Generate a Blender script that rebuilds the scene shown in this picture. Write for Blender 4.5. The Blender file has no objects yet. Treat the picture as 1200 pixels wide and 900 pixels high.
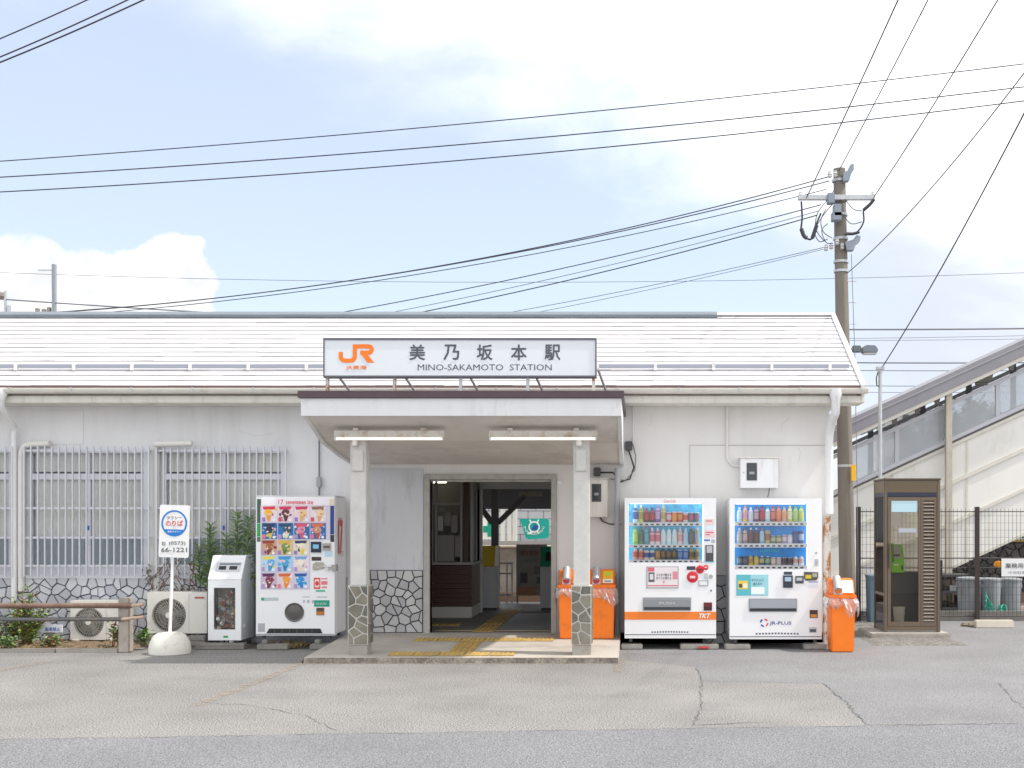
import bpy, bmesh, math, random
from mathutils import Vector, Matrix
R = math.radians
SC = bpy.context.scene
COL = SC.collection
# ------------------------------------------------------------------ camera, sky, sun, exposure
F, CXP, HZP, CZ, CD = 1376.0, 745.0, 608.0, 1.70, 16.0      # focal (px of a 1200 wide picture), principal column/row, eye height, distance to wall
cam = bpy.data.cameras.new('camera'); camo = bpy.data.objects.new('camera', cam); COL.objects.link(camo)
camo.location = (0, -CD, CZ); camo.rotation_euler = (R(90), 0, 0)
cam.sensor_width = 36; cam.lens = 36 * F / 1200
cam.shift_x = (600 - CXP) / 1200; cam.shift_y = (HZP - 450) / 1200
cam.clip_end = 3000
SC.camera = camo
SUN_EL, SUN_AZ = 56.0, 99.0                                # azimuth clockwise from +Y
sv = Vector((math.cos(R(SUN_EL)) * math.sin(R(SUN_AZ)), math.cos(R(SUN_EL)) * math.cos(R(SUN_AZ)), math.sin(R(SUN_EL))))
sl = bpy.data.lights.new('sun', 'SUN'); sl.energy = 2.3; sl.angle = R(1.5); sl.color = (1.0, 0.95, 0.87)
so = bpy.data.objects.new('sun', sl); COL.objects.link(so); so.location = (20, -3, 30)
so.rotation_euler = sv.to_track_quat('Z', 'Y').to_euler()
W = bpy.data.worlds.new('World'); SC.world = W; W.use_nodes = True
SKY_STRENGTH = 0.15
def world():
    nt = W.node_tree; N = nt.nodes; L = nt.links
    for n in list(N): N.remove(n)
    out = N.new('ShaderNodeOutputWorld'); bg = N.new('ShaderNodeBackground'); bg.inputs['Strength'].default_value = SKY_STRENGTH
    sky = N.new('ShaderNodeTexSky'); sky.sky_type = 'NISHITA'; sky.sun_disc = False
    sky.sun_elevation = R(SUN_EL); sky.sun_rotation = R(SUN_AZ); sky.air_density = 1.0; sky.dust_density = 1.2; sky.ozone_density = 1.0
    tc = N.new('ShaderNodeTexCoord')
    def math_(op, a, b=None, c=None, clamp=False):
        n = N.new('ShaderNodeMath'); n.operation = op; n.use_clamp = clamp
        for i, v in enumerate((a, b, c)):
            if v is None: continue
            if isinstance(v, (int, float)): n.inputs[i].default_value = v
            else: L.new(v, n.inputs[i])
        return n.outputs[0]
    def dot(vec, v):
        n = N.new('ShaderNodeVectorMath'); n.operation = 'DOT_PRODUCT'; L.new(vec, n.inputs[0]); n.inputs[1].default_value = v
        return n.outputs['Value']
    def noise(vec, scale, detail, rough, dist=0.0):
        n = N.new('ShaderNodeTexNoise'); L.new(vec, n.inputs['Vector']); n.inputs['Scale'].default_value = scale
        n.inputs['Detail'].default_value = detail; n.inputs['Roughness'].default_value = rough; n.inputs['Distortion'].default_value = dist
        return n.outputs['Fac']
    def mapr(v, a, b, c=0.0, d=1.0):
        n = N.new('ShaderNodeMapRange'); n.interpolation_type = 'SMOOTHSTEP'; L.new(v, n.inputs['Value'])
        n.inputs['From Min'].default_value = a; n.inputs['From Max'].default_value = b; n.inputs['To Min'].default_value = c; n.inputs['To Max'].default_value = d
        return n.outputs['Result']
    d = tc.outputs['Generated']
    mp = N.new('ShaderNodeMapping'); L.new(d, mp.inputs['Vector']); mp.inputs['Scale'].default_value = (1.0, 1.0, 2.6); mp.inputs['Rotation'].default_value = (0, R(18), 0)
    veil = noise(mp.outputs[0], 3.2, 7, 0.58, 0.4)
    fine = noise(mp.outputs[0], 9, 5, 0.5, 0.3)
    # a big cirrus sheet over one half of the sky, soft torn edge
    half = dot(d, (0.318, -0.287, 1.0))
    half = math_('ADD', half, math_('MULTIPLY', math_('SUBTRACT', veil, 0.5), 0.28))
    sheet = mapr(half, -0.04, 0.15)
    sheet = math_('MULTIPLY', sheet, mapr(fine, 0.25, 0.6, 0.72, 1.0))
    haze_lo = mapr(dot(d, (0, 0, 1.0)), 0.0, 0.34, 0.72, 0.0)
    right = mapr(math_('ADD', dot(d, (1.0, 0, 0.25)), math_('MULTIPLY', math_('SUBTRACT', veil, 0.5), 0.5)), -0.10, 0.30, 0.0, 0.95)
    streak = mapr(veil, 0.5, 0.72, 0.0, 0.5)
    thin = math_('MAXIMUM', math_('MAXIMUM', haze_lo, right), streak)
    thin = math_('MAXIMUM', thin, 0.60)
    # bank of cumulus low on the left
    mp2 = N.new('ShaderNodeMapping'); L.new(d, mp2.inputs['Vector']); mp2.inputs['Scale'].default_value = (1, 1, 1.2)
    puff = noise(mp2.outputs[0], 9.0, 2, 0.5, 0.2); puff2 = noise(mp2.outputs[0], 38, 4, 0.55, 0.1)
    bil = math_('ADD', math_('MULTIPLY', math_('SUBTRACT', puff, 0.5), 0.16), math_('MULTIPLY', math_('SUBTRACT', puff2, 0.5), 0.045))
    f1 = math_('ADD', dot(d, (0, 0.235, -1.0)), math_('MULTIPLY', bil, 1.15))
    f2 = math_('ADD', dot(d, (-1.0, -0.352, -0.12)), math_('MULTIPLY', bil, 1.5))
    cum = mapr(math_('MINIMUM', f1, f2), 0.0, 0.014)
    cloudcol = N.new('ShaderNodeMixRGB'); cloudcol.inputs[1].default_value = (4.6, 4.75, 5.0, 1); cloudcol.inputs[2].default_value = (6.2, 6.25, 6.3, 1)
    L.new(mapr(fine, 0.32, 0.62), cloudcol.inputs[0])
    m1 = N.new('ShaderNodeMixRGB'); m0 = N.new('ShaderNodeMixRGB'); L.new(thin, m0.inputs[0]); L.new(sky.outputs[0], m0.inputs[1]); m0.inputs[2].default_value = (2.95, 3.12, 3.52, 1)
    L.new(sheet, m1.inputs[0]); L.new(m0.outputs[0], m1.inputs[1]); L.new(cloudcol.outputs[0], m1.inputs[2])
    m2 = N.new('ShaderNodeMixRGB'); L.new(cum, m2.inputs[0]); L.new(m1.outputs[0], m2.inputs[1]); cc = N.new('ShaderNodeMixRGB'); cc.inputs[1].default_value = (3.45, 3.52, 3.66, 1); cc.inputs[2].default_value = (4.6, 4.6, 4.6, 1); L.new(mapr(math_('ADD', puff2, math_('MULTIPLY', f1, 1.2)), 0.38, 0.72, 1.0, 0.0), cc.inputs[0]); L.new(cc.outputs[0], m2.inputs[2])
    L.new(m2.outputs[0], bg.inputs['Color']); L.new(bg.outputs[0], out.inputs['Surface'])
world()
SC.view_settings.view_transform = 'Standard'; SC.view_settings.look = 'None'; SC.view_settings.gamma = 1.0
SC.view_settings.use_curve_mapping = False; SC.view_settings.exposure = 0.88
SC.render.engine = 'CYCLES'; SC.cycles.use_denoising = True; SC.cycles.max_bounces = 8; SC.cycles.transparent_max_bounces = 12
# ------------------------------------------------------------------ helpers
def S(Y): return F / (CD + Y)
def XP(px, Y=0.0): return (px - CXP) / S(Y)
def ZP(py, Y=0.0): return CZ - (py - HZP) / S(Y)
def GY(py, z=0.0): return (CZ - z) * F / (py - HZP) - CD       # depth of a point of a level surface seen at picture row py
def GP(px, py, z=0.0):
    y = GY(py, z); return (XP(px, y), y)
def hx(h, k=1.0):
    c = [int(h[i:i+2], 16) / 255 for i in (0, 2, 4)]
    return tuple(min(1, k * (x / 12.92 if x <= .04045 else ((x + .055) / 1.055) ** 2.4)) for x in c)
MATS = {}
def mat(key, col, rough=0.55, metal=0.0, var=0.0, vscale=3.0, bump=0.0, bscale=60.0, dirt=None, dscale=2.0, damt=0.5, stretch=(1, 1, 1), emit=0.0, spec=0.5, dsharp=0.0, fine=0.0, fscale=120.0):
    if key in MATS: return MATS[key]
    m = bpy.data.materials.new(key); m.use_nodes = True; nt = m.node_tree; N = nt.nodes; L = nt.links
    b = N['Principled BSDF']; b.inputs['Roughness'].default_value = rough; b.inputs['Metallic'].default_value = metal
    b.inputs['Specular IOR Level'].default_value = spec
    b.inputs['Base Color'].default_value = (*col, 1)
    if emit: b.inputs['Emission Color'].default_value = (*col, 1); b.inputs['Emission Strength'].default_value = emit
    if var or bump or dirt or fine:
        g = N.new('ShaderNodeNewGeometry'); mp = N.new('ShaderNodeMapping'); L.new(g.outputs['Position'], mp.inputs['Vector']); mp.inputs['Scale'].default_value = stretch
        def noise(s, det=6, r=0.6):
            n = N.new('ShaderNodeTexNoise'); L.new(mp.outputs[0], n.inputs['Vector']); n.inputs['Scale'].default_value = s; n.inputs['Detail'].default_value = det; n.inputs['Roughness'].default_value = r
            return n.outputs['Fac']
        cur = None
        def mult(fac, amt, lo=.25, hi=.75):
            nonlocal cur
            r = N.new('ShaderNodeMapRange'); L.new(fac, r.inputs['Value']); r.inputs['From Min'].default_value = lo; r.inputs['From Max'].default_value = hi
            r.inputs['To Min'].default_value = 1 - amt; r.inputs['To Max'].default_value = 1 + amt
            x = N.new('ShaderNodeVectorMath'); x.operation = 'SCALE'
            if cur is None: x.inputs[0].default_value = col
            else: L.new(cur, x.inputs[0])
            L.new(r.outputs[0], x.inputs['Scale']); cur = x.outputs[0]
        if var: mult(noise(vscale), var)
        if fine: mult(noise(fscale, 2, .5), fine, .33, .67)
        if dirt:
            n = noise(dscale, 8, .68); rr = N.new('ShaderNodeMapRange'); L.new(n, rr.inputs['Value']); rr.inputs['From Min'].default_value = 0.62 - damt * .3; rr.inputs['From Max'].default_value = (0.62 - damt * .3 + dsharp) if dsharp else 0.78 - damt * .15
            x = N.new('ShaderNodeMixRGB'); L.new(rr.outputs[0], x.inputs[0]); x.inputs[2].default_value = (*dirt, 1)
            if cur is None: x.inputs[1].default_value = (*col, 1)
            else: L.new(cur, x.inputs[1])
            cur = x.outputs[0]
        if cur is not None: L.new(cur, b.inputs['Base Color'])
        if bump:
            bn = N.new('ShaderNodeBump'); bn.inputs['Strength'].default_value = bump; bn.inputs['Distance'].default_value = .01
            n2 = N.new('ShaderNodeTexNoise'); L.new(g.outputs['Position'], n2.inputs['Vector']); n2.inputs['Scale'].default_value = bscale; n2.inputs['Detail'].default_value = 4
            L.new(n2.outputs['Fac'], bn.inputs['Height']); L.new(bn.outputs[0], b.inputs['Normal'])
    MATS[key] = m; return m
def C(h, rough=0.5, metal=0.0): return mat('paint_%s_%d' % (h, rough * 100), hx(h), rough, metal)
def glass(key, tint=(1, 1, 1), gloss=0.12, rough=0.02, body=None, bfac=0.0):
    if key in MATS: return MATS[key]
    m = bpy.data.materials.new(key); m.use_nodes = True; nt = m.node_tree; N = nt.nodes; L = nt.links
    N.remove(N['Principled BSDF']); out = N['Material Output']
    t = N.new('ShaderNodeBsdfTransparent'); t.inputs[0].default_value = (*tint, 1)
    gl = N.new('ShaderNodeBsdfGlossy'); gl.inputs['Roughness'].default_value = rough
    lw = N.new('ShaderNodeFresnel'); lw.inputs['IOR'].default_value = 1.3 + gloss
    base = t.outputs[0]
    if body:
        d = N.new('ShaderNodeBsdfDiffuse'); d.inputs[0].default_value = (*body, 1); tl = N.new('ShaderNodeBsdfTranslucent'); tl.inputs[0].default_value = (*body, 1)
        dm = N.new('ShaderNodeMixShader'); dm.inputs[0].default_value = .4; L.new(d.outputs[0], dm.inputs[1]); L.new(tl.outputs[0], dm.inputs[2])
        mm = N.new('ShaderNodeMixShader'); mm.inputs[0].default_value = bfac; L.new(base, mm.inputs[1]); L.new(dm.outputs[0], mm.inputs[2]); base = mm.outputs[0]
    mx = N.new('ShaderNodeMixShader'); L.new(lw.outputs[0], mx.inputs[0]); L.new(base, mx.inputs[1]); L.new(gl.outputs[0], mx.inputs[2])
    L.new(mx.outputs[0], out.inputs['Surface']); MATS[key] = m; return m
def wpos(o):
    p = Vector((0, 0, 0))
    while o is not None: p += o.location; o = o.parent
    return p
class MB:
    def __init__(s): s.v = []; s.f = []; s.m = []
    def add(s, vs, fs, mi=0):
        k = len(s.v); s.v += [tuple(p) for p in vs]
        for f in fs: s.f.append(tuple(k + i for i in f)); s.m.append(mi)
        return s
    def box(s, x0, x1, y0, y1, z0, z1, mi=0):
        if x0 > x1: x0, x1 = x1, x0
        if y0 > y1: y0, y1 = y1, y0
        if z0 > z1: z0, z1 = z1, z0
        return s.add([(x0,y0,z0),(x1,y0,z0),(x1,y1,z0),(x0,y1,z0),(x0,y0,z1),(x1,y0,z1),(x1,y1,z1),(x0,y1,z1)],
                     [(0,3,2,1),(4,5,6,7),(0,1,5,4),(1,2,6,5),(2,3,7,6),(3,0,4,7)], mi)
    def prism_y(s, poly, y0, y1, mi=0):                   # polygon in (x,z), seen from -Y counter-clockwise, pushed along Y
        n = len(poly); vs = [(x, y0, z) for x, z in poly] + [(x, y1, z) for x, z in poly]
        fs = [tuple(range(n)), tuple(range(2*n-1, n-1, -1))] + [(i, i+n, (i+1)%n+n, (i+1)%n) for i in range(n)]
        return s.add(vs, fs, mi)
    def prism_x(s, poly, x0, x1, mi=0):                   # polygon in (y,z)
        n = len(poly); vs = [(x0, y, z) for y, z in poly] + [(x1, y, z) for y, z in poly]
        fs = [tuple(range(n-1, -1, -1)), tuple(range(n, 2*n))] + [(i, (i+1)%n, (i+1)%n+n, i+n) for i in range(n)]
        return s.add(vs, fs, mi)
    def prism_z(s, poly, z0, z1, mi=0):
        n = len(poly); vs = [(x, y, z0) for x, y in poly] + [(x, y, z1) for x, y in poly]
        fs = [tuple(range(n-1, -1, -1)), tuple(range(n, 2*n))] + [(i, (i+1)%n, (i+1)%n+n, i+n) for i in range(n)]
        return s.add(vs, fs, mi)
    def tube(s, pts, r, seg=8, mi=0, cap=True):
        pts = [Vector(p) for p in pts]; n = len(pts); rs = r if isinstance(r, (list, tuple)) else [r] * n
        k = len(s.v); up = None
        for i, p in enumerate(pts):
            t = (pts[min(i+1, n-1)] - pts[max(i-1, 0)]).normalized()
            if up is None:
                up = Vector((0, 0, 1)) if abs(t.z) < .9 else Vector((1, 0, 0))
            a = t.cross(up).normalized(); b = a.cross(t).normalized(); up = b
            for j in range(seg):
                an = 2 * math.pi * j / seg; s.v.append(tuple(p + (a * math.cos(an) + b * math.sin(an)) * rs[i]))
        for i in range(n - 1):
            for j in range(seg):
                s.f.append((k+i*seg+j, k+i*seg+(j+1)%seg, k+(i+1)*seg+(j+1)%seg, k+(i+1)*seg+j)); s.m.append(mi)
        if cap:
            s.f.append(tuple(k + j for j in range(seg-1, -1, -1))); s.m.append(mi)
            s.f.append(tuple(k + (n-1)*seg + j for j in range(seg))); s.m.append(mi)
        return s
    def lathe(s, prof, c, seg=16, mi=0, axis='z'):
        k = len(s.v); n = len(prof); c = Vector(c)
        for r, h in prof:
            for j in range(seg):
                a = 2 * math.pi * j / seg
                p = Vector((r*math.cos(a), r*math.sin(a), h)) if axis == 'z' else Vector((r*math.cos(a), -h, r*math.sin(a)))
                s.v.append(tuple(c + p))
        for i in range(n - 1):
            mm = mi[i] if isinstance(mi, (list, tuple)) else mi
            for j in range(seg):
                s.f.append((k+i*seg+j, k+i*seg+(j+1)%seg, k+(i+1)*seg+(j+1)%seg, k+(i+1)*seg+j)); s.m.append(mm)
        m0 = mi[0] if isinstance(mi, (list, tuple)) else mi; m1 = mi[-1] if isinstance(mi, (list, tuple)) else mi
        s.f.append(tuple(k + j for j in range(seg-1, -1, -1))); s.m.append(m0)
        s.f.append(tuple(k + (n-1)*seg + j for j in range(seg))); s.m.append(m1)
        return s
    def mesh(s, name, mats, bevel=0.0, smooth=False, off=Vector((0, 0, 0))):
        me = bpy.data.meshes.new(name); me.from_pydata([tuple(Vector(p) - off) for p in s.v], [], s.f)
        for m in (mats if isinstance(mats, (list, tuple)) else [mats]): me.materials.append(m)
        me.polygons.foreach_set('material_index', s.m)
        if bevel:
            bm = bmesh.new(); bm.from_mesh(me)
            bmesh.ops.bevel(bm, geom=[e for e in bm.edges if e.calc_face_angle(0) > .5], offset=bevel, segments=2, affect='EDGES', clamp_overlap=True)
            bm.to_mesh(me); bm.free()
        if smooth: me.polygons.foreach_set('use_smooth', [True] * len(me.polygons)); me.set_sharp_from_angle(angle=R(40))
        me.update(); return me
    def build(s, name, mats, parent=None, bevel=0.0, smooth=False, at=None):
        off = wpos(parent) if parent is not None else (Vector(at) if at else Vector((0, 0, 0)))
        o = bpy.data.objects.new(name, s.mesh(name, mats, bevel, smooth, off)); COL.objects.link(o)
        if parent is not None: o.parent = parent
        else: o.location = off
        return o
def tag(o, label=None, cat=None, group=None, kind=None):
    for k, v in (('label', label), ('category', cat), ('group', group), ('kind', kind)):
        if v: o[k] = v
    return o
def thing(name, loc, label, cat, group=None):
    o = bpy.data.objects.new(name, None); COL.objects.link(o); o.location = loc; o.empty_display_size = .2
    return tag(o, label, cat, group)
def struct(name, mb, m, **k): return tag(mb.build(name, m, **k), kind='structure')
def put(name, me, parent, wp, scale=None, rot=None, mats=None):        # a piece that shares its mesh with others
    o = bpy.data.objects.new(name, me); COL.objects.link(o)
    if parent is not None: o.parent = parent; o.location = Vector(wp) - wpos(parent)
    else: o.location = wp
    if scale: o.scale = scale
    if rot: o.rotation_euler = rot
    if mats:
        for i, m in enumerate(mats):
            o.material_slots[i].link = 'OBJECT'; o.material_slots[i].material = m
    return o
def text(body, parent, m, x, y, z, w=None, h=None, bold=0.0, name='lettering', shear=0.0, depth=0.0, side=None, spacing=1.0, tilt=0.0):
    cu = bpy.data.curves.new('lettering', 'FONT'); cu.body = body; cu.size = 1; cu.shear = shear; cu.resolution_u = 2; cu.space_character = spacing; cu.extrude = depth
    ob = bpy.data.objects.new('lettering_source', cu); COL.objects.link(ob)
    dg = bpy.context.evaluated_depsgraph_get(); me = bpy.data.meshes.new_from_object(ob.evaluated_get(dg))
    bpy.data.objects.remove(ob); bpy.data.curves.remove(cu)
    if not me.vertices: return None
    xs = [v.co.x for v in me.vertices]; ys = [v.co.y for v in me.vertices]
    ww, hh = max(xs) - min(xs), max(ys) - min(ys); cx, cy = (max(xs)+min(xs))/2, (max(ys)+min(ys))/2
    sx = w / ww if w else None; sy = h / hh if h else None
    sx = sx or sy; sy = sy or sx
    off = wpos(parent)
    bw = bold * hh * sy * .9; cop = [(0, 0)] + ([(-bw, 0), (bw, 0), (0, -bw), (0, bw)] if bold else [])
    vs0 = [((v.co.x - cx) * sx * (1 - 2*bold*.8), (v.co.y - cy) * sy * (1 - 2*bold*.8)) for v in me.vertices]; fs0 = [tuple(p.vertices) for p in me.polygons]
    bpy.data.meshes.remove(me); mb = MB()
    for k, (ox, oz) in enumerate(cop):
        e = .0003 * k
        mb.add([((x + e, y + a + ox, z + b + oz) if side == '+x' else (x + a + ox, y - e, z + b + oz)) for a, b in vs0], fs0)
    me = mb.mesh('lettering', m, off=off)
    o = bpy.data.objects.new(name, me); COL.objects.link(o); o.parent = parent
    return o
def stroke(pts, w):                                            # mitred outline of an open polyline, in 2D
    Lp, Rp = [], []
    for i, p in enumerate(pts):
        p = Vector(p); d1 = (p - Vector(pts[i-1])).normalized() if i else None
        d2 = (Vector(pts[i+1]) - p).normalized() if i < len(pts) - 1 else None
        d1 = d1 or d2; d2 = d2 or d1
        n1 = Vector((-d1.y, d1.x)); n2 = Vector((-d2.y, d2.x)); n = (n1 + n2).normalized(); k = (w/2) / max(.5, n.dot(n1))
        Lp.append(p + n * k); Rp.append(p - n * k)
    return Lp, Rp
def stroke_mesh(mb, pts, w, fx, mi=0):
    Lp, Rp = stroke(pts, w)
    for i in range(len(pts) - 1):
        q = [Rp[i], Rp[i+1], Lp[i+1], Lp[i]]; mb.add([fx(*p) for p in q], [(0, 1, 2, 3)], mi)
def holed(mb, x0, x1, z0, z1, holes, y0, y1, mi=0):            # upright slab with rectangular openings
    xs = sorted({x0, x1, *[min(max(h[0], x0), x1) for h in holes], *[min(max(h[1], x0), x1) for h in holes]})
    zs = sorted({z0, z1, *[min(max(h[2], z0), z1) for h in holes], *[min(max(h[3], z0), z1) for h in holes]})
    nx, nz = len(xs) - 1, len(zs) - 1
    def solid(i, j):
        if not (0 <= i < nx and 0 <= j < nz): return False
        cx, cz = (xs[i]+xs[i+1])/2, (zs[j]+zs[j+1])/2
        return not any(h[0] < cx < h[1] and h[2] < cz < h[3] for h in holes)
    for i in range(nx):
        for j in range(nz):
            if not solid(i, j): continue
            a, b, c, d = xs[i], xs[i+1], zs[j], zs[j+1]
            mb.add([(a,y0,c),(b,y0,c),(b,y0,d),(a,y0,d)], [(0,1,2,3)], mi); mb.add([(a,y1,c),(b,y1,c),(b,y1,d),(a,y1,d)], [(3,2,1,0)], mi)
            if not solid(i-1, j): mb.add([(a,y0,c),(a,y0,d),(a,y1,d),(a,y1,c)], [(0,1,2,3)], mi)
            if not solid(i+1, j): mb.add([(b,y0,c),(b,y1,c),(b,y1,d),(b,y0,d)], [(0,1,2,3)], mi)
            if not solid(i, j-1): mb.add([(a,y0,c),(a,y1,c),(b,y1,c),(b,y0,c)], [(0,1,2,3)], mi)
            if not solid(i, j+1): mb.add([(a,y0,d),(b,y0,d),(b,y1,d),(a,y1,d)], [(0,1,2,3)], mi)
    return mb
def cells(x0, x1, z0, z1, n, gap, seed, ax=1.0):               # crazy-paving outlines with an even joint
    rnd = random.Random(seed); pts = []
    w, h = x1 - x0, z1 - z0; st = math.sqrt(w * h / n); nx = max(1, round(w / (st * ax))); nz = max(1, round(h * ax / st))
    for j in range(nz):
        for i in range(nx):
            pts.append((x0 + w * (i + .5 + rnd.uniform(-.43, .43) + (.25 if j % 2 else -.25)) / nx, z0 + h * (j + .5 + rnd.uniform(-.43, .43)) / nz))
    out = []
    for a, (px, pz) in enumerate(pts):
        poly = [(x0+gap/2, z0+gap/2), (x1-gap/2, z0+gap/2), (x1-gap/2, z1-gap/2), (x0+gap/2, z1-gap/2)]
        for b, (qx, qz) in enumerate(pts):
            if a == b: continue
            dx, dz = qx - px, qz - pz; l = math.hypot(dx, dz)
            if l > 6 * st or l < 1e-6: continue
            nx_, nz_ = dx / l, dz / l; k = nx_ * (px+qx)/2 + nz_ * (pz+qz)/2 - gap / 2
            new = []
            for i in range(len(poly)):
                p, q = poly[i], poly[(i+1) % len(poly)]; dp = nx_*p[0]+nz_*p[1]-k; dq = nx_*q[0]+nz_*q[1]-k
                if dp <= 0: new.append(p)
                if dp * dq < 0: t = dp / (dp - dq); new.append((p[0]+(q[0]-p[0])*t, p[1]+(q[1]-p[1])*t))
            poly = new
            if len(poly) < 3: break
        if len(poly) >= 3:
            A = sum(poly[i][0]*poly[(i+1)%len(poly)][1]-poly[(i+1)%len(poly)][0]*poly[i][1] for i in range(len(poly))) / 2
            if A > 4e-4: out.append(poly)
    return out
def stones(parent, polys, y, t, m, seed, face='-y', xc=0.0):
    rnd = random.Random(seed)
    for poly in polys:
        cx = sum(p[0] for p in poly)/len(poly); cz = sum(p[1] for p in poly)/len(poly); tt = t * rnd.uniform(.7, 1.15)
        inn = [(cx + (p[0]-cx)*.93, cz + (p[1]-cz)*.93) for p in poly]; n = len(poly)
        def P(u, v, d): return (u, y - d, v) if face == '-y' else (xc + d, u, v)
        mb = MB(); vs = [P(*p, -.004) for p in poly] + [P(*p, tt*.55) for p in poly] + [P(*p, tt) for p in inn]
        fs = [(i, (i+1)%n, (i+1)%n+n, i+n) for i in range(n)] + [(i+n, (i+1)%n+n, (i+1)%n+2*n, i+2*n) for i in range(n)] + [tuple(range(2*n, 3*n))]
        mb.add(vs, fs)
        mb.build('stone', m[rnd.randrange(len(m))] if isinstance(m, list) else m, parent)
def arc(p0, pc, p1, n=6):
    p0, pc, p1 = Vector(p0), Vector(pc), Vector(p1)
    return [(p0*(1-t)**2 + pc*2*t*(1-t) + p1*t*t) for t in [i/n for i in range(n+1)]]
def circ(cx, cz, r, n=20): return [(cx + r*math.cos(2*math.pi*i/n), cz + r*math.sin(2*math.pi*i/n)) for i in range(n)]
def rrect(x0, x1, z0, z1, r, n=4):
    o = []
    for cx, cz, a0 in ((x1-r, z0+r, -90), (x1-r, z1-r, 0), (x0+r, z1-r, 90), (x0+r, z0+r, 180)):
        for i in range(n+1): a = R(a0 + 90*i/n); o.append((cx + r*math.cos(a), cz + r*math.sin(a)))
    return o
# ------------------------------------------------------------------ materials shared by the place
asphalt_old = mat('asphalt_old', (.212, .203, .196), .9, var=.20, vscale=.8, bump=.15, bscale=150, fine=.9, fscale=80, dirt=(.165, .16, .16), dscale=.7, damt=.2)
asphalt_new = mat('asphalt_new', (.172, .172, .181), .9, var=.12, vscale=.8, bump=.2, bscale=140, fine=.7, fscale=85)
asphalt_patch = mat('asphalt_patch', (.190, .187, .192), .9, var=.16, vscale=.8, bump=.2, bscale=130, fine=.6, fscale=75)
tar = mat('tar_crack', (.085, .082, .08), .9)
concrete = mat('concrete', (.36, .335, .30), .9, var=.12, vscale=4, bump=.3, bscale=70, fine=.1, dirt=(.25, .23, .2), dscale=3, damt=.3)
concrete_dark = mat('concrete_dark', (.24, .225, .205), .9, var=.2, vscale=5, bump=.5, bscale=50, fine=.15)
soil = mat('soil', (.17, .115, .075), .95, var=.4, vscale=9, bump=1.0, bscale=40, fine=.35, fscale=60)
wall_m = mat('wall_paint', (.745, .73, .71), .75, var=.05, vscale=1.2, bump=.08, bscale=40, dirt=(.66, .645, .615), dscale=1.6, damt=.25, stretch=(1.4, 1, .35))  # the right wall's warm light is mixed into this base colour
wall_l = mat('wall_paint_shaded', (.73, .73, .74), .75, var=.05, vscale=1.2, bump=.1, bscale=40, dirt=(.64, .635, .63), dscale=1.8, damt=.42, stretch=(1.6, 1, .3))  # same paint, cooler and greyer: left wall's shade put into the colour, plus stains
trim_w = mat('trim_white', (.78, .77, .75), .6, var=.06, vscale=3, dirt=(.42, .38, .32), dscale=2.5, damt=.25, stretch=(2, 1, .5))
cream = mat('eave_cream', (.76, .735, .68), .7, var=.07, vscale=3, dirt=(.56, .52, .46), dscale=2.2, damt=.35, stretch=(2.5, 1, .4))
gutter_m = mat('gutter_plastic', (.72, .69, .63), .5, var=.08, vscale=3, dirt=(.54, .50, .44), dscale=3, damt=.3, stretch=(1, 1, 3))
slate = mat('slate_white', (.49, .478, .494), .75, var=.07, vscale=2.5, dirt=(.30, .265, .255), dscale=1.3, damt=.20, stretch=(1.0, 6, 9))
slate_e = mat('slate_edge', (.41, .395, .405), .9, var=.6, vscale=1.7)  # unpainted slate butts, coloured darker to draw the shadow lines between courses
alu = mat('aluminium_frame', (.66, .67, .72), .4, .2, var=.05, vscale=5)
alu_bar = mat('grille_paint', (.60, .61, .65), .4, .1)
steel = mat('galvanised', (.50, .52, .54), .45, .5, var=.12, vscale=12)
purple = mat('canopy_trim', (.075, .045, .055), .5, var=.15, vscale=4)
under = mat('canopy_underside', (.66, .63, .585), .85, var=.08, vscale=1.6, dirt=(.50, .465, .42), dscale=1.5, damt=.3)
col_m = mat('column_concrete', (.60, .59, .565), .85, var=.1, vscale=7, bump=.2, bscale=90, fine=.08)
st_paint = [mat('stone_paint_%d' % i, c, .8, var=.08, vscale=6, bump=.35, bscale=30) for i, c in enumerate(((.54, .55, .585), (.45, .46, .50), (.60, .61, .64)))]
st_entry = [mat('stone_entry_%d' % i, c, .8, var=.1, vscale=6, bump=.35, bscale=30) for i, c in enumerate(((.48, .48, .485), (.41, .41, .42), (.53, .53, .525)))]
st_green = [mat('stone_green_%d' % i, c, .85, var=.2, vscale=9, bump=.5, bscale=45) for i, c in enumerate(((.185, .175, .145), (.14, .135, .115), (.235, .215, .175)))]
mortar_d = mat('mortar_dark', (.045, .05, .07), .9)
mortar_w = mat('mortar_white', (.62, .61, .57), .9, var=.1, vscale=20)
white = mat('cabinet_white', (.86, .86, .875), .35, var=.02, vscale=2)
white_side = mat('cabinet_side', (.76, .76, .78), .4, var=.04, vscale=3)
black = mat('black', (.02, .02, .022), .5)
dark = mat('dark_grey', (.07, .07, .075), .5)
grey = mat('plain_grey', (.36, .37, .39), .5)
rust = mat('rusty_white', (.62, .60, .56), .7, dirt=(.36, .15, .04), dscale=7, damt=.48, dsharp=.07, var=.1, stretch=(1, 1, .6), bump=.3)
rustpipe = mat('rusty_pipe', (.15, .092, .07), .8, dirt=(.24, .16, .12), dscale=5, damt=.6, bump=.3)
greypipe = mat('grey_pipe', (.11, .112, .115), .6, dirt=(.18, .14, .11), dscale=4, damt=.4, bump=.2)
pvc = mat('pvc_white', (.80, .80, .81), .45, var=.05, vscale=4, dirt=(.64, .62, .59), dscale=3, damt=.2, stretch=(3, 3, .4))
pvc_grey = mat('pvc_grey', (.43, .44, .47), .5, var=.05, vscale=4)
cable_m = mat('cable_black', (.035, .037, .045), .6)
cable_g = mat('cable_grey', (.16, .17, .20), .5)
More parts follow.
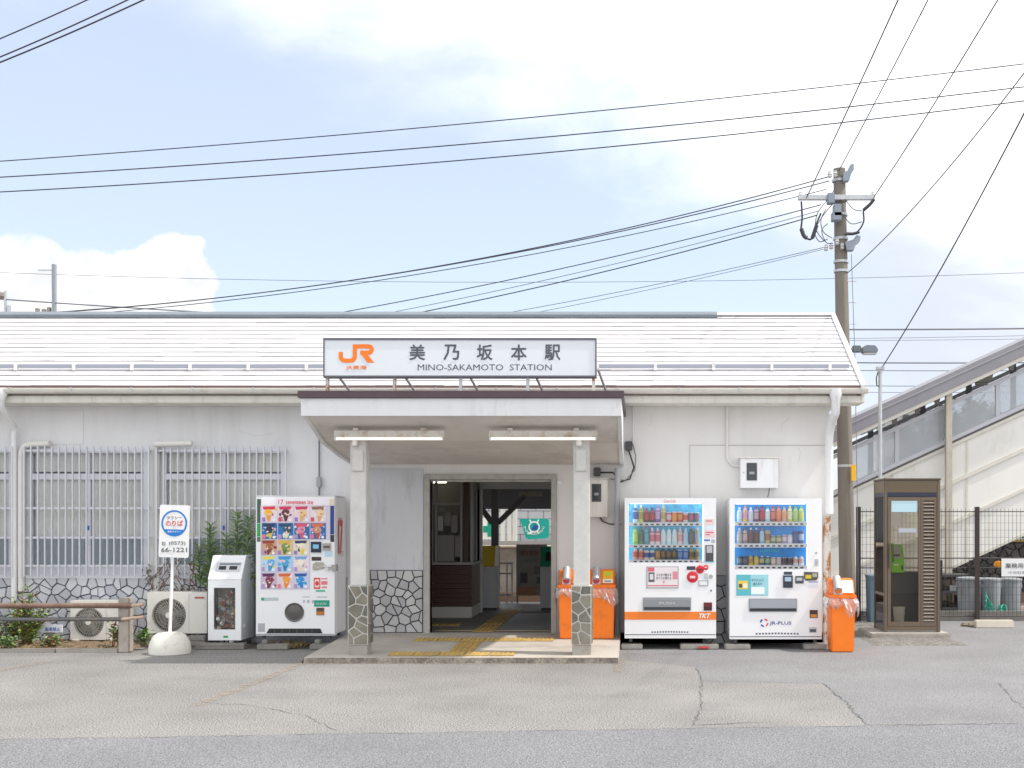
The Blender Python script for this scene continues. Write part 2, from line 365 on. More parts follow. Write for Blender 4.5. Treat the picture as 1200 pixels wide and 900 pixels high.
clear = glass('clear_glass'); tinted = glass('booth_glass', (.86, .84, .80), .12)
# ------------------------------------------------------------------ the setting
struct('ground', MB().add([(-700, -60, 0), (700, -60, 0), (700, 1400, 0), (-700, 1400, 0)], [(0, 1, 2, 3)]), asphalt_old)
def wob(pts, amp, seed, step=.12):
    rnd = random.Random(seed); o = []
    for i in range(len(pts)-1):
        a, b = Vector(pts[i]), Vector(pts[i+1]); n = max(1, int((b-a).length/step)); nn = Vector((-(b-a).y, (b-a).x)).normalized()
        for k in range(n): o.append((a + (b-a)*k/n + nn*rnd.uniform(-amp, amp)).to_tuple())
    o.append(tuple(pts[-1])); return o
def sheet(name, poly, z, m, kind='structure'):
    mb = MB(); me = bpy.data.meshes.new(name)
    from mathutils.geometry import tessellate_polygon
    P3 = [Vector((x, y, 0)) for x, y in poly]; tris = []
    for a, b, c in tessellate_polygon([P3]):
        tris.append((a, b, c) if (P3[b]-P3[a]).cross(P3[c]-P3[a]).z > 0 else (a, c, b))
    me.from_pydata([(x, y, z) for x, y in poly], [], tris); me.materials.append(m)
    o = bpy.data.objects.new(name, me); COL.objects.link(o); return tag(o, kind=kind)
edge = wob([GP(-700, 882), GP(0, 867), GP(600, 857), GP(1200, 848), GP(2100, 842)], .012, 1)
sheet('road', edge + [(60, -50), (-60, -50)], .0022, asphalt_new)
pe = wob([GP(722, 772), GP(815, 781), GP(822, 798), GP(966, 801), GP(1015, 849.5), GP(2000, 843)], .02, 2)
sheet('asphalt_repair', [(.05, 9)] + [(-.1, -.2)] + pe[1:] + [(30, 9)], .0015, asphalt_patch)
def crack(name, pts, w, seed):
    p = wob(pts, .025, seed, .07); rnd = random.Random(seed); Lp, Rp = stroke(p, w); mb = MB()
    for i in range(len(p)-1):
        a = .3 + .9*abs(math.sin(i*.37+seed)); b = .3 + .9*abs(math.sin((i+1)*.37+seed))
        def q(l, r, k): c = (l+r)/2; return [(c+(l-c)*k).to_tuple(), (c+(r-c)*k).to_tuple()]
        l0, r0 = q(Lp[i], Rp[i], a); l1, r1 = q(Lp[i+1], Rp[i+1], b)
        mb.add([(*r0, .0035), (*r1, .0035), (*l1, .0035), (*l0, .0035)], [(0, 1, 2, 3)])
    return struct(name, mb, tar)
crack('road_joint', [GP(0, 867), GP(600, 857), GP(1200, 848)], .008, 5)
crack('pavement_crack', [GP(816, 781), GP(822, 798), GP(820, 835), GP(812, 850)], .008, 6)
crack('pavement_crack', [GP(966, 801), GP(990, 822), GP(1015, 849)], .009, 7)
crack('pavement_crack', [GP(1170, 801), GP(1190, 822), GP(1215, 840)], .008, 8)
crack('pavement_crack', [GP(225, 824), GP(290, 826), GP(355, 838), GP(395, 856)], .006, 9)
crack('pavement_crack', [GP(812, 850), GP(840, 849), GP(905, 846)], .01, 10)
def faded(key, col, thr):
    m = mat(key, col, .85, var=.1, vscale=5); nt = m.node_tree; N = nt.nodes; L = nt.links
    n = N.new('ShaderNodeTexNoise'); g = N.new('ShaderNodeNewGeometry'); L.new(g.outputs['Position'], n.inputs['Vector']); n.inputs['Scale'].default_value = 14; n.inputs['Detail'].default_value = 8; n.inputs['Roughness'].default_value = .75
    r = N.new('ShaderNodeMapRange'); L.new(n.outputs['Fac'], r.inputs['Value']); r.inputs['From Min'].default_value = thr; r.inputs['From Max'].default_value = thr + .12; r.inputs['To Max'].default_value = .8
    L.new(r.outputs[0], N['Principled BSDF'].inputs['Alpha']); return m
worn_line = faded('worn_yellow_line', (.36, .29, .225), .47)
def line(pts, w, m, name='faded_line'):
    Lp, Rp = stroke(pts, w); mb = MB()
    for i in range(len(pts)-1): mb.add([(*Rp[i], .006), (*Rp[i+1], .006), (*Lp[i+1], .006), (*Lp[i], .006)], [(0, 1, 2, 3)])
    return struct(name, mb, m)
line([GP(357, 777), GP(228, 828)], .13, worn_line); line([GP(60, 775), GP(-60, 797)], .13, worn_line)
line([GP(728, 772), GP(722, 788)], .10, worn_line)
line([GP(357, 778.5), GP(725, 778.5)], .06, faded('slab_edge_grit', (.36, .25, .17), .5), 'grit_line')
# soil bed with its kerb on the left, gravelly patch round the telephone box
rnd = random.Random(3)
ky = GY(765)
def rough_sheet(name, x0, x1, y0, y1, z, amp, m, step=.09, seed=4):
    rr = random.Random(seed); nx, ny = int((x1-x0)/step)+1, int((y1-y0)/step)+1; mb = MB(); v = []; f = []
    for j in range(ny+1):
        for i in range(nx+1):
            e = min(1, min(i, nx-i, j, ny-j)/1.5); v.append((x0+(x1-x0)*i/nx, y0+(y1-y0)*j/ny, -.01+e*(z+.01+rr.uniform(0, amp))))
    for j in range(ny):
        for i in range(nx): k = j*(nx+1)+i; f.append((k, k+1, k+nx+2, k+nx+1))
    mb.add(v, f); return struct(name, mb, m)
rough_sheet('soil_bed', -12.5, XP(146, -1.0), ky+.09, -.02, .035, .05, soil)
rough_sheet('soil_bed', XP(146, -1)+.02, -3.9, -.70, -.02, .008, .03, mat('dark_soil', (.10, .085, .07), .95, var=.4, vscale=9, bump=.8, fine=.3, fscale=60), seed=9)
rough_sheet('gravel_patch', XP(1000, 1), XP(1110, 1), -.35, 3.3, .012, .022, mat('gravel_grey', (.175, .165, .15), .95, var=.25, vscale=5, bump=1., bscale=60, fine=.5, fscale=45), seed=11)
kb = thing('kerb', (-8, ky, 0), 'low weathered concrete kerb edging the soil bed below the pipe railing', 'kerb')
xk = XP(140, -1.05)
while xk > -12:
    l = rnd.uniform(.75, .95); MB().box(xk-l+.008, xk, ky, ky+.085+rnd.uniform(-.01, .01), -.02, .055+rnd.uniform(-.008, .008)).build('kerb_stone', concrete, kb, bevel=.01); xk -= l
# entrance slab, gently falling to the front, and the floor that runs through to the platform
SX0, SX1, SY = -3.90, -.205, -2.2
def slab_z(y): return .15 + (.07 - .15) * min(1, max(0, -y / 2.2))
sb = MB(); n = 46; rr = random.Random(8); top = []; bot = []
for i in range(n+1):
    x = SX0 + (SX1-SX0)*i/n; top.append((x, SY + rr.uniform(-.008, .008), .068)); bot.append((x, SY - rr.uniform(.0, .03), -.01))
sb.add([*top, *bot], [(n+1+i, n+2+i, i+1, i) for i in range(n)], 1)
sb.add([*top, (SX1, -.001, .149), (SX0, -.001, .149)], [tuple(range(n+3))])
sb.add([(SX0, SY, .068), (SX0, -.001, .149), (SX0-.06, -.001, 0), (SX0-.03, SY, 0)], [(0, 1, 2, 3)]); sb.add([(SX1, SY, .068), (SX1, -.001, .149), (SX1, -.001, 0), (SX1, SY, 0)], [(3, 2, 1, 0)])
slab = struct('entrance_slab', sb, [mat('slab_concrete', (.43, .395, .35), .9, var=.14, vscale=3, bump=.2, bscale=70, fine=.12, dirt=(.30, .275, .24), dscale=2.2, damt=.25), mat('slab_edge', (.21, .185, .155), .95, var=.35, vscale=9, bump=.9, bscale=40, fine=.3, fscale=40)])
floor_m = mat('floor_concrete', (.19, .18, .17), .55, var=.12, vscale=3, fine=.06, dirt=(.11, .105, .1), dscale=2.5, damt=.4)
floor = struct('floor', MB().box(-4.6, 2.64, 0, 5.9, -.02, .15), floor_m)
yellow_t = mat('tactile_yellow', (.47, .31, .085), .75, var=.18, vscale=6, dirt=(.30, .215, .10), dscale=9, damt=.6, fine=.1)
def tile_mesh(guide, along_y=True):
    mb = MB().box(-.145, .145, -.145, .145, 0, .006)
    if guide:
        for k in range(4):
            c = -.105 + .07*k
            if along_y: mb.box(c-.017, c+.017, -.135, .135, .0055, .012)
            else: mb.box(-.135, .135, c-.017, c+.017, .0055, .012)
    else:
        for i in range(5):
            for j in range(5):
                a, b = -.112+.056*i, -.112+.056*j; mb.add([(a-.014,b-.014,.0055),(a+.014,b-.014,.0055),(a+.014,b+.014,.0055),(a-.014,b+.014,.0055),(a-.007,b-.007,.012),(a+.007,b-.007,.012),(a+.007,b+.007,.012),(a-.007,b+.007,.012)], [(4,5,6,7),(0,1,5,4),(1,2,6,5),(2,3,7,6),(3,0,4,7)])
    return mb.mesh('tactile_tile', yellow_t)
tg, td = tile_mesh(True), tile_mesh(False)
sl_rot = (math.atan((.15-.07)/2.2), 0, 0)
for i in range(5): put('tactile_tile', td, slab, (-2.80+.302*i, -1.93, slab_z(-1.93)+.002), rot=sl_rot)
for i in range(6): put('tactile_tile', td, slab, (-2.72+.302*i, -.70, slab_z(-.70)+.002), rot=sl_rot)
for i in range(3): put('tactile_tile', tg, slab, (-2.12, -1.62+.302*i, slab_z(-1.62+.302*i)+.002), rot=sl_rot)
for i in range(2): put('tactile_tile', td, floor, (-3.0+.302*i, 1.1, .152))
for i in range(13): put('tactile_tile', tg if i != 3 else td, floor, (-2.10, .25+.302*i, .152))
MB().box(-2.78, -1.17, .26, .30, .148, .156).build('door_rail', mat('brass_rail', (.42, .28, .12), .4, .4), floor)
# ------------------------------------------------------------------ station building
B = thing('station_building', (-4, 1.8, 0), 'long low single-storey station building with white slate roof and pale grey walls', 'building')
XR, XL, WT = 2.64, -12.5, 3.30
ZT, ZB = ZP(525), ZP(673)
WIN = [(XP(-118), XP(14)), (XP(34), XP(172)), (XP(191), XP(333))]
DX0, DX1, DZ = XP(504), XP(646), ZP(562)
holes = [(a, b, ZB, ZT) for a, b in WIN] + [(DX0, DX1, -1, DZ)]
wl = MB(); holed(wl, XL, -2.86, 0, WT, holes, 0, .14); wl.build('wall', wall_l, B)
wr = MB(); holed(wr, -2.858, XR, 0, WT, holes, 0, .14); wr.build('wall', wall_m, B)
MB().prism_x([(.14, 0), (3.46, 0), (3.6, 3.3), (1.9, 4.68), (.14, 3.3)], XR-.14, XR-.002).build('gable_wall', wall_m, B)
MB().prism_x([(.14, 0), (3.46, 0), (3.6, 3.3), (1.9, 4.68), (.14, 3.3)], XL, XL+.14).build('gable_wall', wall_l, B)
bw = MB(); holed(bw, XL, XR-.15, 0, WT, [(-2.60, -.98, .15, 2.2)], 3.46, 3.6); bw.build('back_wall', wall_l, B)
MB().box(XL+.15, XR-.15, .15, 3.45, 2.72, 2.78).build('ceiling', mat('ceiling_board', (.42, .40, .36), .8), B)
MB().box(-.98, -.88, .15, 3.45, .15, 2.71).build('partition', wall_m, B)
MB().box(-4.62, -4.52, .15, 3.45, 0, 2.71).build('partition', wall_l, B)
# subtle board joints and a filled-in panel high on the left wall
jm = mat('joint_line', (.42, .41, .40), .8)
pn = MB().box(XP(47), XP(98), -.008, -.001, ZP(521), ZP(481)); pn.build('wall_panel', wall_l, B, bevel=.003)
MB().box(XP(808), XP(972), -.004, -.001, ZP(522.2), ZP(521.4)).box(XP(808), XP(808.6), -.004, -.001, ZP(745), ZP(522.2)).build('board_joint', jm, B)
MB().box(XP(425), -2.89, -.012, -.001, 1.005, ZP(549)).build('wall_panel', mat('entry_panel', (.58, .59, .62), .7, var=.05, vscale=2, dirt=(.38, .38, .39), dscale=2, damt=.3, stretch=(2, 1, .4)), B, bevel=.003)
# door frame
fr_m = mat('door_frame_paint', (.42, .405, .375), .6, var=.1, vscale=6, dirt=(.30, .25, .2), dscale=7, damt=.3)
dfr = MB(); dfr.box(DX0-.08, DX0, -.035, .15, .1, DZ+.075); dfr.box(DX1, DX1+.075, -.035, .15, .1, DZ+.075); dfr.box(DX0, DX1, -.035, .15, DZ, DZ+.075)
dfr.build('door_frame', fr_m, B, bevel=.006)
MB().box(DX0+.005, DX1-.005, .03, .06, DZ-.03, DZ-.002).build('door_track', fr_m, B)
# windows
blind_m = mat('blind', (.86, .85, .80), .7)
frost = glass('frosted_glass', (.8, .85, .9), .2, .08, body=(.46, .53, .57), bfac=.85)
pane_m = glass('window_glass', (.98, .99, .99), .12)
for k, (a, b) in enumerate(WIN):
    w = MB(); fw = .045
    w.box(a, a+fw, .0, .09, ZB, ZT).box(b-fw, b, .0, .09, ZB, ZT).box(a+fw, b-fw, .0, .09, ZB, ZB+.13).box(a+fw, b-fw, .0, .09, ZT-.07, ZT)
    zt0, zt1 = ZP(562), ZP(555); w.box(a+fw, b-fw, -.004, .09, zt0, zt1)
    mid = (a+b)/2; w.box(mid-.03, mid+.03, .012, .085, ZB+.13, zt0).box(mid-.022, mid+.022, .012, .085, zt1, ZT-.07)
    wo = w.build('window', alu, B)
    for (p, q) in ((a+fw, mid-.03), (mid+.03, b-fw)):
        zl = ZP(629)
        MB().box(p, q, .045, .051, zl+.002, zt0).build('pane', pane_m, wo); MB().box(p, q, .045, .051, ZB+.13, zl).build('frosted_pane', frost, wo)
        MB().box(p, q, .045, .051, zt1, ZT-.07).build('pane', pane_m, wo)
    bl = MB(); z = ZP(629)
    while z < ZT-.08:
        if not (zt0-.01 < z < zt1+.01): bl.add([(a+.05, .058, z), (b-.05, .058, z), (b-.05, .066, z+.0255), (a+.05, .066, z+.0255)], [(0, 1, 2, 3)])
        z += .024
    tag(bl.build('blind', blind_m, wo), kind='stuff')
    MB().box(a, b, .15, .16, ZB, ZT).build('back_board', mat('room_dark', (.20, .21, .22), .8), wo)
    MB().box(mid-.012, mid+.012, .0, .011, ZP(621), ZP(616)).build('latch', C('2a66c8'), wo)
    sill = MB().box(a-.06, b+.06, -.05, -.002, ZB-.055, ZB-.008).build('sill', alu, wo, bevel=.004)
# grilles, every bar its own piece
BAR = MB().box(-.0085, .0085, -.011, .011, -.5, .5).mesh('grille_bar', alu_bar)
for (p0, p1) in ((-130, 16), (28, 176), (183, 336)):
    a, b = XP(p0, -.12), XP(p1, -.12); zt, zb = ZP(523, -.12), ZP(676, -.12)
    g = MB()
    for py in (528, 595.5, 630, 663): z = ZP(py, -.12); g.box(a, b, -.125, -.09, z-.014, z+.014)
    for x in (a+.05, b-.05):
        for py in (528, 663): g.box(x-.015, x+.015, -.09, -.002, ZP(py, -.12)-.012, ZP(py, -.12)+.012)
    go = g.build('window_grille', alu_bar, B)
    nb = 18
    for i in range(nb+1): put('grille_bar', BAR, go, (a+.012+(b-a-.024)*i/nb, -.137, (zt+zb)/2), scale=(1.25 if i in (0, nb) else 1, 1, zt-zb))
# stone dado
for (x0, x1, z0, z1, nn, ms, sd, vis) in ((-8.95, -5.25, .0, ZP(676), 215, st_paint, 21, None), (-3.74, -2.90, .15, 1.0, 52, st_entry, 22, None), (.90, 1.36, .0, .93, 18, st_entry, 23, None), (-1.05, -.22, .15, 1.0, 36, st_entry, 24, None)):
    back = MB().box(x0, x1, -.012, -.001, z0, z1).build('stone_base', mortar_d, B)
    stones(back, cells(x0, x1, z0, z1, nn, .0125, sd), -.012, .028, ms, sd)
MB().box(-12.4, -8.97, -.02, -.001, 0, ZP(676)).build('stone_base', st_paint[0], B)
MB().box(-5.23, -3.92, -.02, -.001, 0, ZP(676)).build('stone_base', st_paint[1], B)
# eave, fascia, gutter
XE = 3.0
MB().prism_x([(-.46, 3.235), (-.003, 3.235), (-.003, 3.33), (-.46, 3.33)], XL-.3, 2.98).build('eave_box', cream, B, bevel=.008)
MB().box(XL-.3, XR+.3, -.40, 3.9, 3.331, 3.37).build('eave_board', cream, B)
gt = MB(); gy, gz, gr = -.545, 3.40, .055
pr = [(gy + gr*math.cos(R(t)), gz + gr*math.sin(R(t))) for t in range(180, 361, 20)] + [(gy + (gr-.006)*math.cos(R(t)), gz + (gr-.006)*math.sin(R(t))) for t in range(360, 179, -20)]
gt.prism_x(pr, XL-.3, XE+.05); gt.box(XL-.3, XE+.05, gy-gr-.006, gy-gr+.006, gz-.004, gz+.012)
go = gt.build('gutter', gutter_m, B, smooth=True)
GB = MB().box(-.008, .008, -.012, .10, -.006, .006).box(-.008, .008, -.012, -.004, -.05, .0).mesh('gutter_bracket', steel)
for i in range(17): put('gutter_bracket', GB, go, (XP(1008-71*i, -.55), gy-gr-.008, gz+.018))
# roof: sixteen courses of painted slates, each course a piece
RY0, RZ0, RY1, RZ1 = -.5, 3.455, 1.9, 4.81
rv = Vector((0, RY1-RY0, RZ1-RZ0)); rl = rv.length; rd = rv.normalized(); rn = Vector((0, -rd.z, rd.y))
def rp(x, s, h): return Vector((x, RY0, RZ0)) + rd*s + rn*h
rf = MB()
rf.add([rp(XL-.3, .02, -.05), rp(XE-.03, .02, -.05), rp(XE-.03, rl, -.05), rp(XL-.3, rl, -.05), rp(XL-.3, .02, -.004), rp(XE-.03, .02, -.004), rp(XE-.03, rl, -.004), rp(XL-.3, rl, -.004)], [(3,2,1,0),(4,5,6,7),(0,1,5,4),(1,2,6,5),(2,3,7,6),(3,0,4,7)])
bk = [Vector((XL-.3, 1.9, RZ1-.06)), Vector((XE-.03, 1.9, RZ1-.06)), Vector((XE-.03, 4.3, RZ0-.05)), Vector((XL-.3, 4.3, RZ0-.05))]
rf.add([*bk, *[p+Vector((0, 0, .06)) for p in bk]], [(3,2,1,0),(4,5,6,7),(0,1,5,4),(1,2,6,5),(2,3,7,6),(3,0,4,7)])
roof = rf.build('roof', mat('roof_deck', (.22, .19, .18), .9), B)
NC = 16; rr = random.Random(12)
for c in range(NC):
    s0, s1 = rl*c/NC, rl*(c+1)/NC + .035; mb = MB(); x = XL-.3; k = 0; first = rr.uniform(.08, .45)
    while x < XE-.04:
        x2 = min(XE-.03, x + (first if k == 0 else .455)); k += 1; h = rr.uniform(.006, .009); lift = rr.uniform(.0, .0015) if rr.random() < .93 else rr.uniform(.001, .005)
        j = rr.uniform(-.006, .006); a = [rp(x, s0+j, lift), rp(x2, s0+j, lift), rp(x2-.001, s1, -.010), rp(x+.001, s1, -.010), rp(x+.001, s0+j, lift+h), rp(x2-.001, s0+j, lift+h), rp(x2-.001, s1, -.003), rp(x+.001, s1, -.003)]
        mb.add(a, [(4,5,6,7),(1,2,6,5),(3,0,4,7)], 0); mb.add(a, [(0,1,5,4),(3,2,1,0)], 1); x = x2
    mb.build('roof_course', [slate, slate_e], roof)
ridge_m = mat('ridge_metal', (.17, .195, .23), .5, .3, var=.1, vscale=3)
xr0 = XP(840, 1.9)
MB().prism_x([(1.75, RZ1-.06), (2.05, RZ1-.06), (2.05, RZ1-.02), (1.9, RZ1+.05), (1.75, RZ1-.02)], XL-.3, xr0).build('ridge_cap', ridge_m, roof)
MB().prism_x([(1.80, RZ1-.02), (2.0, RZ1-.02), (1.9, RZ1+.035)], xr0+.002, XE-.03).build('ridge_cap', trim_w, roof)
vg = MB(); vw = .055
vg.add([rp(XE-.03, -.03, -.07), rp(XE+.035, -.03, -.07), rp(XE+.035, rl, -.07), rp(XE-.03, rl, -.07), rp(XE-.03, -.03, .03), rp(XE+.035, -.03, .03), rp(XE+.035, rl, .03), rp(XE-.03, rl, .03)], [(3,2,1,0),(4,5,6,7),(0,1,5,4),(1,2,6,5),(2,3,7,6),(3,0,4,7)])
vg.build('verge_trim', trim_w, roof)
MB().prism_x([(-.46, 3.2355), (-.003, 3.2355), (-.003, 3.45), (-.46, 3.45)], 2.982, XE+.03).build('eave_end', cream, B, bevel=.008)
MB().box(XL-.3, XE-.03, -.515, -.462, 3.36, 3.43).build('fascia', cream, B)
MB().box(XL-.3, XE-.03, -.525, -.50, 3.432, 3.449).build('drip_edge', mat('drip_brown', (.17, .10, .09), .6), B)
sgd = MB(); a = rp(0, rl*.2, .05); sgd.box(XL-.2, XE-.1, a.y-.012, a.y+.012, a.z-.022, a.z+.03)
sg = sgd.build('snow_guard', mat('guard_metal', (.34, .36, .42), .5, .3), B)
SB_ = MB().box(-.02, .02, -.028, .028, -.055, .045).mesh('guard_bracket', trim_w)
for i in range(15):
    px = 972 - 68*i
    if not 380 < px < 690: put('guard_bracket', SB_, sg, (XP(px, -.02), a.y, a.z))
# pipes on the wall
def pipe(pts, r, m, name='downpipe', parent=B, seg=10): return MB().tube(pts, r, seg).build(name, m, parent, smooth=True)
x = XP(972, -.15)
hp = MB().lathe([(.05, -.13), (.085, -.02), (.085, .05)], (x+.02, -.545, 3.36), 12); hp.build('downpipe_hopper', pvc, B, smooth=True)
pipe([(x+.02, -.545, 3.25), (x+.02, -.53, 3.18), *arc((x+.02, -.5, 3.1), (x+.01, -.16, 2.98), (x, -.12, 2.8)), (x, -.12, ZP(602, -.12))], .058, pvc)
MB().box(XP(964.5, -.12), XP(973, -.12), -.165, -.075, .0, ZP(604, -.12)).build('downpipe_sleeve', rust, B, bevel=.01)
x = XP(16.5, -.1)
MB().lathe([(.04, -.1), (.075, 0), (.075, .06)], (XP(2, -.545), -.545, 3.36), 12).build('downpipe_hopper', pvc, B, smooth=True)
pipe([(XP(2, -.545), -.545, 3.28), (XP(2.2, -.5), -.5, 3.18), (XP(6, -.4), -.40, 3.10), (XP(17, -.15), -.13, 2.93), (x, -.1, 2.86), (x, -.1, .55)], .036, pvc)
cov = mat('duct_cover', (.72, .705, .67), .6, dirt=(.58, .55, .5), dscale=3, damt=.3, var=.05)
z = ZP(520.5, -.08)
pipe([(XP(58, -.08), -.07, z+.01), (XP(40, -.08), -.07, z), *arc((XP(33, -.08), -.07, z-.01), (XP(24.5, -.08), -.07, z-.02), (XP(24.5, -.08), -.07, z-.22)), (XP(24.5, -.08), -.07, .72)], .045, cov, 'duct_cover')
pipe([(XP(225, -.16), -.16, ZP(519.5, -.16)), (XP(182, -.16), -.16, ZP(520.5, -.16))], .04, cov, 'duct_cover'); pipe([(XP(180, -.16), -.05, ZP(522)), (XP(180, -.16), -.05, .7)], .04, cov, 'duct_cover')
x = XP(723.5, -.12); pipe([(x, -.12, ZP(548, -.12)), (x, -.12, .02)], .04, pvc_grey)
x = XP(852, -.02)
pipe([(x, -.03, 3.23), (x, -.03, 2.62), *arc((x, -.03, 2.55), (x+.01, -.03, 2.46), (x+.10, -.03, 2.42)), (XP(868, -.03), -.03, 2.42)], .016, wall_m, 'conduit', seg=8)
x = XP(742, -.03); pipe([(x, -.03, 3.23), (x, -.03, 2.72)], .011, wall_m, 'conduit', seg=6)
pipe([(XP(741, -.03), -.03, 2.72), (XP(737, -.1), -.08, 2.62), (XP(743, -.1), -.08, 2.4), (XP(738, -.1), -.08, 2.24), (XP(727, -.1), -.09, 2.2)], .012, cable_m, 'conduit', seg=6)
pipe([(XP(742, -.03), -.05, 2.70), (XP(745, -.1), -.10, 2.55), (XP(744, -.1), -.10, 2.36), (XP(733, -.1), -.09, 2.22), (XP(715, -.1), -.09, 2.24)], .008, cable_g, 'conduit', seg=6)
MB().box(XP(733, -.08), XP(741, -.08), -.10, -.02, ZP(528, -.08), ZP(517, -.08)).build('junction_box', dark, B, bevel=.01)
x = XP(374, -.03); pipe([(x, -.03, 3.23), (x, -.03, ZP(581))], .010, cable_g, 'conduit', seg=6)
MB().box(XP(371.5, -.03), XP(377, -.03), -.07, -.02, ZP(571), ZP(559)).build('junction_box', grey, B, bevel=.008)
MB().box(XP(653), XP(660), -.03, -.002, ZP(568), ZP(563.5)).build('small_fitting', pvc, B, bevel=.004)
MB().box(XP(696), XP(704), -.10, -.002, ZP(558), ZP(548)).build('junction_box', dark, B, bevel=.01)
pipe([(XP(704), -.05, 2.33), (XP(718, -.1), -.06, 2.33), (XP(722, -.1), -.08, 2.28)], .012, cable_m, 'conduit', seg=6)
pipe([(XP(703), -.03, ZP(606)), (XP(706, -.03), -.03, ZP(611)), (XP(714, -.03), -.03, ZP(614)), (XP(728, -.03), -.03, ZP(614.5))], .009, cable_m, 'conduit', seg=6)

for k, pp in enumerate(([(934, 545), (937, 538), (938, 530), (936, 524)], [(760, 500), (764, 492), (763, 484)], [(925, 490), (917, 497), (915, 506)], [(280, 505), (300, 511), (322, 508)], [(812, 610), (826, 600), (838, 580)])):
    mb = MB(); stroke_mesh(mb, [(XP(a_), ZP(b_)) for a_, b_ in wob(pp, .4, k, 2.5)], .004, lambda u, v: (u, -.0012, v)); mb.build('wall_crack', mat('hairline', (.52, .51, .50), .9), B)
# ------------------------------------------------------------------ entrance canopy
K = thing('entrance_canopy', (-2.0, -1.2, .1), 'grey concrete entrance canopy with dark purple top trim on two stone-footed columns', 'canopy')
CX0, CX1, CY = -3.85, -.165, -2.5
prof = [(-2.42, 2.885), (-1.64, 2.655), (-.85, 2.535), (-.002, 2.44)]
body = MB(); body.prism_x([(-2.42, 2.885), (-1.64, 2.655), (-.85, 2.535), (-.002, 2.44), (-.002, 3.08), (-2.42, 3.08)], CX0+.05, CX1-.05); body.build('roof_slab', under, K)
fm = MB(); fm.box(CX0, CX1, CY, -2.421, 2.885, 3.085)
for x0, x1 in ((CX0, CX0+.048), (CX1-.048, CX1)):
    fm.prism_x([(-2.4205, 2.885), (-1.64, 2.63), (-.85, 2.51), (-.002, 2.415), (-.002, 3.084), (-2.4205, 3.084)], x0, x1)
fm.build('fascia', mat('fascia_paint', (.72, .72, .73), .7, var=.05, vscale=2, dirt=(.56, .54, .51), dscale=2.5, damt=.3, stretch=(2, 1, .5)), K)
tr = MB(); tr.box(CX0-.03, CX1+.03, CY-.03, -.002, 3.09, 3.17); tr.build('top_trim', purple, K)
for (xa, xb) in ((-3.405, -3.215), (-.745, -.555)):
    ya, yb = -2.0, -1.80; zb = slab_z(-1.9) + .01
    cm = MB().box(xa, xb, ya, yb, .905, 2.80); co = cm.build('column', col_m, K, bevel=.008)
    MB().box(xa-.012, xb+.018, ya-.012, yb+.012, zb-.05, zb+.11).build('base_block', concrete, co, bevel=.006)
    MB().box(xa-.022, xb+.026, ya-.022, yb+.022, zb+.112, .904).build('stone_backing', mortar_w, co)
    MB().box(xa+.03, xb-.03, ya-.025, ya-.001, ZP(552, -2), ZP(527, -2)).build('cover_plate', col_m, co, bevel=.005)
    MB().lathe([(.012, 0), (.032, .01), (.042, .04), (.03, .075), (.02, .09)], (xa+.07, ya-.045, 2.56), 12).box(xa+.06, xa+.08, ya-.05, ya-.001, 2.64, 2.66).build('lamp_holder', trim_w, co, smooth=True)
    stones(co, cells(xa-.022, xb+.026, zb+.112, .905, 12, .016, 31+int(xa*10), 1.0), ya-.022, .012, st_green, 5)
    stones(co, cells(ya-.022, yb+.022, zb+.112, .905, 10, .016, 41+int(xa*10), 1.0), 0, .012, st_green, 6, '+x', xb+.026)
tube_m = mat('lit_tube', (1.0, .96, .86), .3, emit=.6)
lamp_rust = mat('lamp_housing', (.62, .59, .53), .6, dirt=(.36, .22, .12), dscale=7, damt=.4, var=.1)
for (pa, pb, lab) in ((392, 521, 'long fluorescent lamp under the canopy above the left column'), (573, 700, 'long fluorescent lamp under the canopy above the right column')):
    a, b, y = XP(pa, -2.12), XP(pb, -2.12), -2.12
    t = thing('fluorescent_lamp', ((a+b)/2, y, 2.70), lab, 'lamp', 'fluorescent lamps under the canopy')
    MB().box(a, b, y-.035, y+.06, 2.665, 2.742).build('housing', lamp_rust, t, bevel=.006)
    for xx in (a+.25, b-.25): MB().box(xx-.03, xx+.03, y-.02, y+.04, 2.743, 2.775).build('mounting_block', lamp_rust, t)
    MB().tube([(a+.03, y-.02, 2.645), (b-.03, y-.02, 2.645)], .015, 8).build('tube', tube_m, t, smooth=True)
    for xx in (a+.01, b-.03): MB().box(xx, xx+.02, y-.04, y+.0, 2.625, 2.664).build('tube_socket', trim_w, t)
# ------------------------------------------------------------------ name board on the canopy
SY_ = -2.38
a, b, zt, zb = XP(379, SY_), XP(699, SY_), ZP(397, SY_), ZP(441.5, SY_)
T = thing('station_sign', ((a+b)/2, SY_, 3.17), 'wide white station name board with orange letters standing on the canopy', 'sign')
MB().box(a+.014, b-.014, SY_, SY_+.12, zb+.014, zt-.014).build('board', mat('board_white', (.72, .75, .79), .4, var=.02, vscale=2), T)
fr = MB().box(a, b, SY_-.012, SY_+.13, zt-.0135, zt+.008).box(a, b, SY_-.012, SY_+.13, zb-.008, zb+.0135).box(a, a+.0135, SY_-.012, SY_+.13, zb+.0136, zt-.0136).box(b-.0135, b, SY_-.012, SY_+.13, zb+.0136, zt-.0136)
fr.build('frame', mat('sign_frame', (.11, .11, .13), .4), T)
org = mat('logo_orange', hx('f57a00'), .4); ink = mat('sign_ink', (.085, .09, .11), .5)
q = 370 / 6.316; zx = lambda u: XP(370 + u/6.316, SY_); zz = lambda v: ZP(390 + v/6.316, SY_)
lg = MB(); Pf = lambda u, v: (zx(u), SY_-.004, zz(-v))
